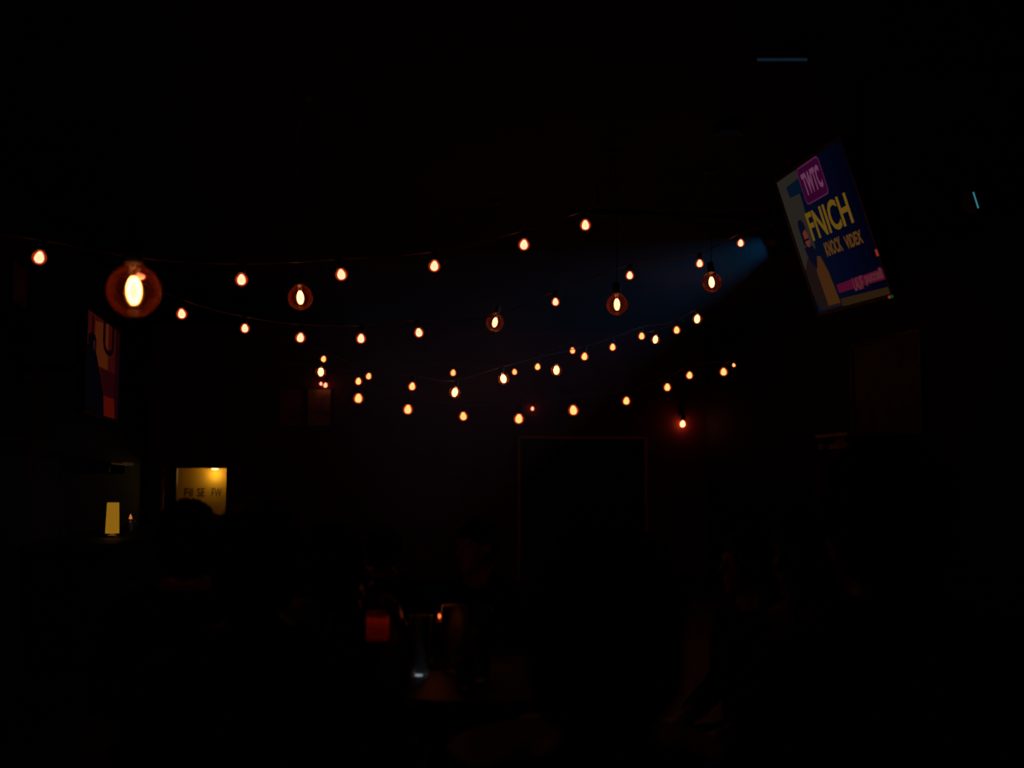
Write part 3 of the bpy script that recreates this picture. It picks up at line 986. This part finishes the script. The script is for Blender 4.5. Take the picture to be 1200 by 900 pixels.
# haze lit by the beam
bm = B()
prof = [(0.085, 0.012), (0.30, 0.6), (0.80, 1.9), (1.30, 3.2)]
lathe_bm(bm, [(rr, -z) for rr, z in prof], 32)
m, nt, out = new_mat('blue_haze')
vs = nt.nodes.new('ShaderNodeVolumeScatter')
vs.inputs['Color'].default_value = (0.9, 0.95, 1.0, 1)
vs.inputs['Density'].default_value = 0.05
vs.inputs['Anisotropy'].default_value = 0.0
nt.links.new(vs.outputs[0], out.inputs['Volume'])
m.cycles.volume_sampling = 'MULTIPLE_IMPORTANCE'
hz = obj('beam_haze', bm, m)
hz.matrix_world = sl.matrix_world.copy()
hz['kind'] = 'stuff'
tag(hz, 'blue haze lit by the stage light beam fanning to the left', 'haze', kind='stuff')


# ------------------------------------------------------------------ people
class Prims:
    def __init__(self):
        self.v, self.f, self.lab = [], [], []

    def add(self, verts, faces, lab):
        o = len(self.v)
        self.v += verts
        self.f += [tuple(i + o for i in f) for f in faces]
        self.lab += [lab] * len(verts)

    def ell(self, c, r, lab, rot=None, nu=16, nv=10):
        c = Vector(c)
        vs, fs = [], []
        vs.append(Vector((0, 0, -1)))
        for i in range(1, nv):
            a = PI * i / nv
            for k in range(nu):
                b = 2 * PI * k / nu
                vs.append(Vector((math.sin(a) * math.cos(b), math.sin(a) * math.sin(b), -math.cos(a))))
        vs.append(Vector((0, 0, 1)))
        for k in range(nu):
            k2 = (k + 1) % nu
            fs.append((0, 1 + k2, 1 + k))
            for i in range(nv - 2):
                a, b = 1 + i * nu, 1 + (i + 1) * nu
                fs.append((a + k, a + k2, b + k2, b + k))
            fs.append((1 + (nv - 2) * nu + k, 1 + (nv - 2) * nu + k2, len(vs) - 1))
        out = []
        for p in vs:
            q = Vector((p.x * r[0], p.y * r[1], p.z * r[2]))
            if rot is not None:
                q = rot @ q
            out.append(c + q)
        self.add(out, fs, lab)

    def cap(self, p0, p1, r0, r1, lab, n=12):
        p0, p1 = Vector(p0), Vector(p1)
        d = (p1 - p0)
        L = d.length
        q = d.to_track_quat('Z', 'Y').to_matrix() if L > 1e-6 else Matrix.Identity(3)
        prof = [(r0 * math.sin(a), -r0 * math.cos(a)) for a in (0, 0.5, 1.0, PI / 2)]
        prof += [(r0 + (r1 - r0) * t, L * t) for t in (0.33, 0.66)]
        prof += [(r1 * math.cos(a), L + r1 * math.sin(a)) for a in (0, 0.6, 1.1, PI / 2)]
        vs, fs, rings = [], [], []
        for r, z in prof:
            if r < 1e-6:
                rings.append([len(vs)])
                vs.append(p0 + q @ Vector((0, 0, z)))
            else:
                rings.append(list(range(len(vs), len(vs) + n)))
                vs += [p0 + q @ Vector((r * math.cos(2 * PI * k / n), r * math.sin(2 * PI * k / n), z)) for k in range(n)]
        for a, b in zip(rings, rings[1:]):
            for k in range(n):
                k2 = (k + 1) % n
                if len(a) == 1:
                    fs.append((a[0], b[k2], b[k]))
                elif len(b) == 1:
                    fs.append((a[k], a[k2], b[0]))
                else:
                    fs.append((a[k], a[k2], b[k2], b[k]))
        self.add(vs, fs, lab)


def hand(P, w, dirv, palm_n, side, curl, sc=1.0):
    """w wrist, dirv towards the fingers, palm_n out of the palm; side +1 right, -1 left"""
    d = dirv.normalized()
    n = (palm_n - d * palm_n.dot(d)).normalized()
    s = d.cross(n) * side                                     # towards the thumb
    P.cap(w - d * 0.02, w + d * 0.02, 0.026, 0.026, 'hand')
    lens = (0.072, 0.082, 0.076, 0.058)
    for k in range(4):
        off = (1.5 - k) * 0.0215
        base = w + d * 0.012 + s * off * 0.55
        kn = w + d * (0.088 - 0.005 * abs(k - 1)) * sc + s * off
        P.cap(base, kn, 0.0145, 0.0115, 'hand', 8)
        p, dd = kn, (d + s * (1.5 - k) * 0.06).normalized()
        L = lens[k] * sc
        for j, (fr, r0, r1) in enumerate(((0.45, 0.0098, 0.0088), (0.32, 0.0088, 0.0078), (0.23, 0.0078, 0.0066))):
            ca = curl[j]
            dd = (dd * math.cos(ca) + n * math.sin(ca))
            nn = n
            n2 = (nn - dd * nn.dot(dd))
            q = p + dd * L * fr
            P.cap(p, q, r0, r1, 'hand', 8)
            p = q
            n = (n2.normalized() if n2.length > 1e-4 else n)
        n = (palm_n - d * palm_n.dot(d)).normalized()
    t0 = w + d * 0.025 + s * 0.022
    t1 = t0 + (d * 0.6 + s * 0.75 + n * 0.25).normalized() * 0.042
    t2 = t1 + (d * 0.8 + s * 0.35 + n * 0.45).normalized() * 0.032
    t3 = t2 + (d * 0.85 + s * 0.05 + n * 0.5).normalized() * 0.024
    P.cap(t0, t1, 0.0145, 0.011, 'hand', 8)
    P.cap(t1, t2, 0.011, 0.0095, 'hand', 8)
    P.cap(t2, t3, 0.0095, 0.0075, 'hand', 8)


def person(label, loc, rz, top, shirt, trousers, hair, hair_style='short', lean=0.0, head_yaw=0.0, head_pitch=0.0,
           arms=None, eyeglasses=False, voxel=0.0075, curls=(0.35, 0.45, 0.3), build=1.0):
    """seated person, local +y is forward; top = height of the crown above the floor"""
    sc = top / 1.345
    root = empty('person', loc, (0, 0, rz))
    tag(root, label, 'person')
    P = Prims()
    piv = Vector((0, 0, 0.50))
    Rl = Matrix.Rotation(-lean, 3, 'X')

    def U(p):
        return piv + Rl @ (Vector(p) - piv)
    w = build
    P.ell((0, -0.02, 0.545), (0.175 * w, 0.135, 0.105), 'leg')
    P.ell(U((0, -0.005, 0.68)), (0.15 * w, 0.11, 0.15), 'torso', Rl)
    P.ell(U((0, -0.015, 0.86)), (0.168 * w, 0.115, 0.17), 'torso', Rl)
    P.cap(U((-0.145 * w, -0.01, 1.0)), U((0.145 * w, -0.01, 1.0)), 0.066, 0.066, 'torso')
    for s in (-1, 1):
        P.cap(U((s * 0.03, -0.015, 1.09)), U((s * 0.14 * w, -0.012, 1.025)), 0.048, 0.048, 'torso')
    P.cap(U((0, -0.005, 1.03)), U((0, 0.018, 1.16)), 0.058, 0.054, 'neck')
    # legs
    for s in (-1, 1):
        hip, knee, ank = Vector((s * 0.095, 0.0, 0.525)), Vector((s * 0.125, 0.44, 0.535)), Vector((s * 0.13, 0.43, 0.09))
        P.cap(hip, knee, 0.092, 0.062, 'leg')
        P.cap(knee, knee.lerp(ank, 0.35) + Vector((0, -0.012, 0)), 0.062, 0.058, 'leg')
        P.cap(knee.lerp(ank, 0.35) + Vector((0, -0.012, 0)), ank, 0.058, 0.040, 'leg')
        P.cap(ank + Vector((0, -0.03, -0.045)), ank + Vector((0, 0.03, -0.035)), 0.042, 0.042, 'foot')
        P.cap(ank + Vector((0, 0.02, -0.042)), ank + Vector((s * 0.01, 0.15, -0.055)), 0.042, 0.032, 'foot')
    # arms: (elbow, wrist, finger direction, palm normal, curls)
    for s in (1, -1):
        sh = U((s * 0.175 * w, -0.01, 1.0))
        if arms and s in arms:
            el, wr, fd, pn, cu = arms[s]
            el, wr, fd, pn = Vector(el), Vector(wr), Vector(fd), Vector(pn)
        else:
            el = U((s * 0.245 * w, 0.0, 0.745))
            wr = Vector((s * 0.14, 0.22, 0.635))
            fd, pn, cu = Vector((-s * 0.15, 1, -0.12)), Vector((0, -0.1, -1)), (0.2, 0.25, 0.2)
        P.cap(sh, el, 0.058 * w, 0.043, 'arm')
        P.cap(el, el.lerp(wr, 0.35), 0.043, 0.041, 'arm')
        P.cap(el.lerp(wr, 0.35), wr, 0.041, 0.028, 'arm')
        hand(P, wr, fd, pn, s, cu)
    # head
    hc = U((0, 0.035, 1.225))
    Rh = Matrix.Rotation(-lean * 0.35, 3, 'X') @ Matrix.Rotation(head_yaw, 3, 'Z') @ Matrix.Rotation(head_pitch, 3, 'X')

    def Hd(p):
        return hc + Rh @ Vector(p)
    P.ell(Hd((0, -0.018, 0.028)), (0.075, 0.094, 0.090), 'head', Rh)
    P.ell(Hd((0, 0.020, -0.035)), (0.063, 0.069, 0.085), 'head', Rh)
    P.ell(Hd((0, 0.030, -0.078)), (0.050, 0.055, 0.036), 'head', Rh)
    P.ell(Hd((0, 0.070, -0.102)), (0.024, 0.021, 0.018), 'head', Rh)
    P.cap(Hd((0, 0.086, 0.010)), Hd((0, 0.108, -0.028)), 0.009, 0.0115, 'head', 8)
    P.ell(Hd((0.011, 0.096, -0.033)), (0.009, 0.010, 0.008), 'head', Rh, 8, 6)
    P.ell(Hd((-0.011, 0.096, -0.033)), (0.009, 0.010, 0.008), 'head', Rh, 8, 6)
    P.ell(Hd((0, 0.087, -0.060)), (0.021, 0.010, 0.0055), 'head', Rh, 10, 6)
    P.ell(Hd((0, 0.084, -0.071)), (0.019, 0.010, 0.0065), 'head', Rh, 10, 6)
    for s in (-1, 1):
        P.ell(Hd((s * 0.029, 0.0765, 0.021)), (0.024, 0.011, 0.008), 'head', Rh, 10, 6)
        P.ell(Hd((s * 0.038, 0.062, -0.030)), (0.020, 0.018, 0.019), 'head', Rh, 10, 6)
        P.ell(Hd((s * 0.076, -0.012, -0.006)), (0.009, 0.020, 0.032), 'head', Rh @ Matrix.Rotation(s * 0.35, 3, 'Z'), 10, 8)
    # one continuous skin
    me = bpy.data.meshes.new('body')
    me.from_pydata([tuple(v * sc) for v in P.v], [], P.f)
    tmp = bpy.data.objects.new('body', me)
    COL.objects.link(tmp)
    r = tmp.modifiers.new('r', 'REMESH')
    r.mode = 'VOXEL'
    r.voxel_size = voxel
    s_ = tmp.modifiers.new('s', 'SMOOTH')
    s_.factor = 0.5
    s_.iterations = 3
    dg = bpy.context.evaluated_depsgraph_get()
    bme = bpy.data.meshes.new_from_object(tmp.evaluated_get(dg))
    bpy.data.objects.remove(tmp)
    bme.name = 'body'
    bme.materials.clear()
    bme.materials.append(M['skin'])
    for p in bme.polygons:
        p.use_smooth = True
    body = bpy.data.objects.new('body', bme)
    COL.objects.link(body)
    body.parent = root
    # clothing: shells lifted off the body, region by nearest limb
    kd = kdtree.KDTree(len(P.v))
    for i, v in enumerate(P.v):
        kd.insert(v * sc, i)
    kd.balance()
    lab = [P.lab[kd.find(v.co)[1]] for v in bme.vertices]
    Ri = Rl.inverted()
    for i, v in enumerate(bme.vertices):                       # a clean neckline
        if lab[i] in ('neck', 'torso', 'head'):
            q_ = piv + Ri @ (v.co / sc - piv)
            line = 1.068 + 0.022 * (1 if q_.y < 0 else -1) * min(1, abs(q_.y) / 0.05)
            if lab[i] == 'neck' and q_.z < line:
                lab[i] = 'torso'
            elif lab[i] == 'torso' and q_.z > line and abs(q_.x) < 0.075:
                lab[i] = 'neck'

    def shell(name, labs, off, mat):
        keep = [p for p in bme.polygons if all(lab[i] in labs for i in p.vertices)]
        idx = {}
        vs = []
        fs = []
        for p in keep:
            f = []
            for i in p.vertices:
                if i not in idx:
                    idx[i] = len(vs)
                    v = bme.vertices[i]
                    fold = noise.noise(v.co * 16) * off * 0.55
                    vs.append(tuple(v.co + v.normal * (off + fold)))
                f.append(idx[i])
            fs.append(f)
        m_ = bpy.data.meshes.new(name)
        m_.from_pydata(vs, [], fs)
        m_.materials.append(mat)
        for p in m_.polygons:
            p.use_smooth = True
        o = bpy.data.objects.new(name, m_)
        COL.objects.link(o)
        o.parent = root
        return o
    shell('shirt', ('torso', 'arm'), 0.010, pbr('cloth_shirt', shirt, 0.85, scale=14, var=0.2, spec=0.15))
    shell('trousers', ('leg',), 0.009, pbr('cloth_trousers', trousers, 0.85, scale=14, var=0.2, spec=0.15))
    shell('shoes', ('foot',), 0.007, M['black'])
    # hair
    HP = Prims()
    if hair_style != 'bald':
        bulk = {'short': 1.0, 'full': 1.14, 'curly': 1.22, 'long': 1.10}[hair_style]
        HP.ell(Hd((0, -0.026, 0.040)), (0.083 * bulk, 0.099 * bulk, 0.088 * bulk), 'h', Rh, 40, 26)
        HP.ell(Hd((0, -0.052, -0.012)), (0.077 * bulk, 0.066 * bulk, 0.078 * bulk), 'h', Rh, 32, 20)
        if hair_style == 'long':
            HP.ell(Hd((0, -0.062, -0.090)), (0.095, 0.052, 0.130), 'h', Rh, 32, 20)
            for s in (-1, 1):
                HP.ell(Hd((s * 0.078, -0.012, -0.05)), (0.022, 0.040, 0.110), 'h', Rh, 20, 16)
        m_ = bpy.data.meshes.new('hair')
        amp = {'short': 0.006, 'full': 0.011, 'curly': 0.015, 'long': 0.009}[hair_style]
        hs = []
        for v in HP.v:
            n = (v - hc).normalized()
            k = noise.noise(Vector((v.x * 70, v.y * 70, v.z * (70 if hair_style == 'curly' else 14)))) + 0.5 * noise.noise(v * 160)
            hs.append(tuple((v + n * amp * k) * sc))
        m_.from_pydata(hs, [], HP.f)
        m_.materials.append(pbr('hair_colour', hair, 0.7, spec=0.12, scale=60, var=0.4, stretch=(1, 1, 0.2)))
        for p in m_.polygons:
            p.use_smooth = True
        o = bpy.data.objects.new('hair', m_)
        COL.objects.link(o)
        o.parent = root
    for s in (-1, 1):
        bm = B()
        bmesh.ops.create_uvsphere(bm, u_segments=12, v_segments=8, radius=0.0125 * sc)
        obj('eye', bm, M['eye'], root, loc=Hd((s * 0.031, 0.0675, 0.002)) * sc, rot=Rh.to_euler(), smooth=True)
    if eyeglasses:
        bm = B()
        for s in (-1, 1):
            tube_bm(bm, [Hd((s * 0.033 + 0.024 * math.cos(a), 0.100, -0.004 + 0.019 * math.sin(a))) * sc for a in [2 * PI * k / 16 for k in range(16)]], 0.0022, 6, closed=True)
            tube_bm(bm, [Hd((s * 0.057, 0.099, 0.0)) * sc, Hd((s * 0.080, 0.04, 0.0)) * sc, Hd((s * 0.083, -0.02, 0.0)) * sc], 0.0022, 6)
        tube_bm(bm, [Hd((-0.010, 0.101, 0.0)) * sc, Hd((0.010, 0.101, 0.0)) * sc], 0.0022, 6)
        obj('eyeglasses', bm, M['steel'], root, smooth=True)
    return root, sc


# chair: seat, four legs, two back posts, three slats
def make_chair():
    t = empty('pub_chair')
    bm = B()
    box_bm(bm, -0.20, 0.20, -0.20, 0.22, 0.395, 0.43, 0.012)
    obj('seat', bm, M['darkwood'], t)
    for s in (-1, 1):
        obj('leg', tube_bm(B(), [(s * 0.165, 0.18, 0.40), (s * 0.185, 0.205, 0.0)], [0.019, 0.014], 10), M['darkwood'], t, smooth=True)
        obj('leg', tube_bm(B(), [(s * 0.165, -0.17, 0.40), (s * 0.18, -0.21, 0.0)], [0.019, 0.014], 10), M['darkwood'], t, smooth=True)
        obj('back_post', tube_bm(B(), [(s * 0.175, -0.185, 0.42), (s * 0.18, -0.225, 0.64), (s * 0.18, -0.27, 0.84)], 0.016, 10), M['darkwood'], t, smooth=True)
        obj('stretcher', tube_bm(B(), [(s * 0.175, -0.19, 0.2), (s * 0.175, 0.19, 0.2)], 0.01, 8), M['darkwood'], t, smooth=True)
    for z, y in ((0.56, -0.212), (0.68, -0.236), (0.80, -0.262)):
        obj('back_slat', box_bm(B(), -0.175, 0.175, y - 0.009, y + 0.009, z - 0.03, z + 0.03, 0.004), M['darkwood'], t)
    return t


CH = None


def seat(label, loc, rz, sc):
    global CH
    if CH is None:
        CH = make_chair()
        c = CH
    else:
        c = copy_tree(CH)
    c.location = loc
    c.rotation_euler = (0, 0, rz)
    c.scale = (sc, sc, sc)
    tag(c, label, 'chair', 'pub chairs under the seated guests')
    return c


def floor_pt(px, Y):
    p = at_y(px, 565, Y)
    return Vector((p.x, p.y, 0))


def crown(py, Y):
    return at_y(600, py, Y).z


PEOPLE = []
# 1 big head in the middle foreground
PEOPLE.append(dict(label='large dark head and shoulders of a seated person in the middle foreground', who='person in the middle foreground', at=(700, 1.22), rz=-0.1,
                   top=608, shirt=(0.02, 0.02, 0.025), trousers=(0.015, 0.015, 0.02), hair=(0.012, 0.009, 0.008), hair_style='full'))
# 2 tall head on the right
PEOPLE.append(dict(label='tallest dark figure, seen from behind, in front of the right wall poster', who='tall person in front of the right poster', at=(1026, 1.75), rz=0.05,
                   top=504, shirt=(0.015, 0.015, 0.018), trousers=(0.015, 0.015, 0.02), hair=(0.025, 0.012, 0.010), hair_style='curly', build=1.05))
# 3 profile with glasses and hand at the mouth
PEOPLE.append(dict(label='person in profile wearing glasses, hand at the mouth, at the table of drinks', who='person in glasses', at=(395, 3.1), rz=-PI / 2 + 0.10, lean=0.25,
                   top=604, shirt=(0.09, 0.09, 0.13), trousers=(0.02, 0.02, 0.03), hair=(0.02, 0.012, 0.010), hair_style='full', eyeglasses=True, voxel=0.0052,
                   arms={1: ((0.14, 0.345, 0.80), (0.055, 0.400, 1.01), (-0.22, -0.10, 0.9), (-0.25, -1, -0.05), (0.75, 1.0, 0.6)),
                         -1: ((-0.26, 0.26, 0.80), (-0.06, 0.42, 0.80), (0.85, 0.5, 0.0), (0, 0, -1), (0.2, 0.3, 0.2))}))
# 4, 5 heads on the left
PEOPLE.append(dict(label='dark round head just right of the yellow hatch, seen from behind', who='person just right of the hatch', at=(303, 2.25), rz=0.05,
                   top=580, shirt=(0.02, 0.018, 0.02), trousers=(0.02, 0.02, 0.025), hair=(0.02, 0.010, 0.009), hair_style='full'))
PEOPLE.append(dict(label='dark head that covers the lower edge of the yellow hatch', who='person in front of the hatch', at=(221, 3.6), rz=0.1,
                   top=581, shirt=(0.03, 0.012, 0.012), trousers=(0.02, 0.02, 0.025), hair=(0.02, 0.010, 0.009), hair_style='curly'))
# 6 far face lit red
PEOPLE.append(dict(label='person with a dim red lit face turned to the left beyond the table of drinks', who='person with the red lit face', at=(556, 4.5), rz=PI * 0.72,
                   top=604, shirt=(0.02, 0.012, 0.012), trousers=(0.02, 0.02, 0.025), hair=(0.015, 0.010, 0.009), hair_style='short', lean=0.08, voxel=0.0065))
# 7 hand at the chin, right
PEOPLE.append(dict(label='person left of the tallest head, resting the chin on a raised hand', who='person resting the chin on a hand', at=(940, 2.75), rz=PI / 2 + 0.45, lean=0.14,
                   top=585, shirt=(0.02, 0.016, 0.018), trousers=(0.02, 0.02, 0.025), hair=(0.015, 0.010, 0.009), hair_style='long', voxel=0.0052,
                   arms={-1: ((-0.16, 0.32, 0.79), (-0.055, 0.275, 0.985), (0.20, -0.08, 0.9), (0.3, -1, -0.05), (0.75, 0.95, 0.6))}))
# 8 faint figure between
PEOPLE.append(dict(label='faint figure facing left between the two big foreground heads', who='faint person between the foreground heads', at=(872, 3.55), rz=PI / 2 + 0.2,
                   top=618, shirt=(0.015, 0.015, 0.018), trousers=(0.02, 0.02, 0.025), hair=(0.012, 0.010, 0.009), hair_style='short'))
# 9 far head behind the profile
PEOPLE.append(dict(label='small far head seen just beyond the face with glasses', who='far person beyond the glasses wearer', at=(452, 5.2), rz=-0.2,
                   top=612, shirt=(0.02, 0.015, 0.015), trousers=(0.02, 0.02, 0.025), hair=(0.03, 0.012, 0.010), hair_style='full'))
for q in PEOPLE:
    px, Y = q.pop('at')
    who = q.pop('who')
    p = floor_pt(px, Y)
    top = crown(q.pop('top'), Y)
    lean = q.get('lean', 0)
    hairx = {'short': 0.012, 'full': 0.024, 'curly': 0.034, 'long': 0.02}[q['hair_style']]
    t = (top - hairx) / (1 - 0.5 * (1 - math.cos(lean)))
    sc = t / 1.345
    # the pixel gives the head; the seat lies behind it by the lean of the trunk
    back = (0.735 * math.sin(lean) + 0.035) * sc
    rz = q.pop('rz')
    fwd = Vector((-math.sin(rz), math.cos(rz), 0))
    loc = p - fwd * back
    person(loc=loc, rz=rz, top=t, **q)
    seat('pub chair under the ' + who, loc - fwd * 0.0, rz, sc)


# ------------------------------------------------------------------ tables and drinks
def make_table(x, y, r, label):
    t = empty('pub_table', (x, y, 0))
    tag(t, label, 'table')
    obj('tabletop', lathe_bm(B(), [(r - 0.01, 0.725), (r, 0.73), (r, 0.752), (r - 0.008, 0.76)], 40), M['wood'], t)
    obj('column', lathe_bm(B(), [(0.05, 0.02), (0.035, 0.06), (0.03, 0.4), (0.035, 0.70), (0.12, 0.725)], 18), M['black_metal'], t, smooth=True)
    obj('foot', lathe_bm(B(), [(0.19, 0.0), (0.19, 0.012), (0.06, 0.03)], 28), M['black_metal'], t, smooth=True)
    return t


TZ = 0.76
c = at_z(512, 790, TZ)
make_table(0.50, 3.42, 0.41, 'round wooden pub table carrying the drinks and candle')
make_table(0.60, 2.50, 0.32, 'round pub table hidden behind the middle foreground head')


def glass(px, Y, top_py, r_top, r_bot, label, fill=0.0, liquid=None, name='pint_glass', foam=False):
    p = at_y(px, top_py, Y)
    h = p.z - TZ
    g = empty(name, (p.x, p.y, TZ + 0.0005))
    tag(g, label, 'glass')
    th = 0.0028
    obj('glass_wall', lathe_bm(B(), [(0, 0.0), (r_bot - 0.002, 0.0), (r_bot, 0.004), (r_top, h), (r_top - th, h), (r_bot - th, 0.014), (0, 0.013)], 28, cap=False), M['glass'], g, smooth=True)
    if liquid:
        rr = r_bot + (r_top - r_bot) * fill
        obj('drink', lathe_bm(B(), [(0, 0.0155), (r_bot - th - 0.001, 0.0155), (rr - th - 0.001, h * fill), (0, h * fill)], 28, cap=False), M[liquid], g, smooth=True)
        if foam:
            obj('foam', lathe_bm(B(), [(0, h * fill), (rr - th - 0.001, h * fill), (rr - th - 0.001, h * fill + 0.012), (0, h * fill + 0.010)], 24, cap=False), M['foam'], g, smooth=True)
    return g


# red glass candle jar, lit from inside
p = at_y(443, 716, 3.30)
vj = empty('candle_jar', (p.x, p.y, TZ + 0.0005))
tag(vj, 'glowing red glass candle jar under the raised hand', 'candle')
hj = p.z - TZ
obj('jar_glass', lathe_bm(B(), [(0, 0.0), (0.029, 0.0), (0.032, 0.006), (0.034, hj), (0.031, hj), (0.029, 0.008), (0, 0.007)], 28, cap=False), M['red_glass'], vj, smooth=True)
obj('wax', lathe_bm(B(), [(0, 0.009), (0.0275, 0.009), (0.0290, hj * 0.64), (0.004, hj * 0.62), (0, hj * 0.62)], 20, cap=False), M['candlewax'], vj, smooth=True)
obj('flame', lathe_bm(B(), [(0, hj * 0.64), (0.005, hj * 0.68), (0.0042, hj * 0.78), (0.002, hj * 0.86), (0, hj * 0.89)], 10, cap=False), M['flame'], vj, smooth=True)
jl = bpy.data.lights.new('jar_flame', 'POINT')
jl.energy = 0.020
jl.color = (1.0, 0.32, 0.10)
jl.shadow_soft_size = 0.006
jo = bpy.data.objects.new('jar_flame', jl)
COL.objects.link(jo)
jo.parent = vj
jo.location = (0, 0, hj * 0.93)
glass(493, 3.42, 721, 0.035, 0.024, 'tapered pint glass with dark red drink in the middle of the table', 0.80, 'dark_drink')
glass(531, 3.52, 709, 0.038, 0.032, 'empty clear glass beside the candle flame')
glass(561, 3.34, 712, 0.043, 0.034, 'widest glass of dark red ale next to the middle foreground head', 0.92, 'dark_drink')
g = at_y(545, 766, 3.22)
glass(545, 3.22, 758, 0.031, 0.026, 'low tumbler at the near edge of the table', 0.4, 'dark_drink', name='tumbler')
# candle
p = at_y(515, 722, 3.60)
cd = empty('table_candle', (p.x, p.y, TZ + 0.0005))
tag(cd, 'burning candle with a small red flame on the table of drinks', 'candle')
hh = p.z - TZ
obj('candlestick', lathe_bm(B(), [(0.011, 0.012), (0.008, 0.03), (0.007, hh - 0.04), (0.014, hh - 0.034), (0.012, hh - 0.012), (0.0, hh - 0.012)], 14), M['black_metal'], cd, smooth=True)
obj('flame', lathe_bm(B(), [(0, hh - 0.010), (0.0048, hh - 0.003), (0.0045, hh + 0.002), (0.002, hh + 0.006), (0, hh + 0.009)], 12, cap=False), M['flame'], cd, smooth=True)
obj('holder', lathe_bm(B(), [(0.042, 0.0), (0.045, 0.006), (0.018, 0.012), (0.016, 0.03), (0.013, 0.032), (0.0115, 0.012)], 20, cap=False), M['black_metal'], cd, smooth=True)
cl = bpy.data.lights.new('candle_glow', 'POINT')
cl.energy = 0.15
cl.color = (1.0, 0.16, 0.04)
cl.shadow_soft_size = 0.012
clo = bpy.data.objects.new('candle_glow', cl)
COL.objects.link(clo)
clo.parent = cd
clo.location = (0, 0, hh + 0.03)
# small glowing puck added for the white glint at the foot of the pint glass
p = at_z(487, 788, TZ)
lg = empty('table_light', (p.x + 0.002, p.y - 0.095, TZ + 0.0005))
tag(lg, 'tiny white table light at the foot of the tapered pint glass', 'lamp')
obj('base', lathe_bm(B(), [(0.015, 0.0), (0.015, 0.004), (0.013, 0.005)], 20), M['black'], lg, smooth=True)
obj('led', lathe_bm(B(), [(0.011, 0.005), (0.011, 0.013), (0.008, 0.016), (0, 0.0165)], 16), M['led'], lg, smooth=True)
bpy.context.view_layer.update()
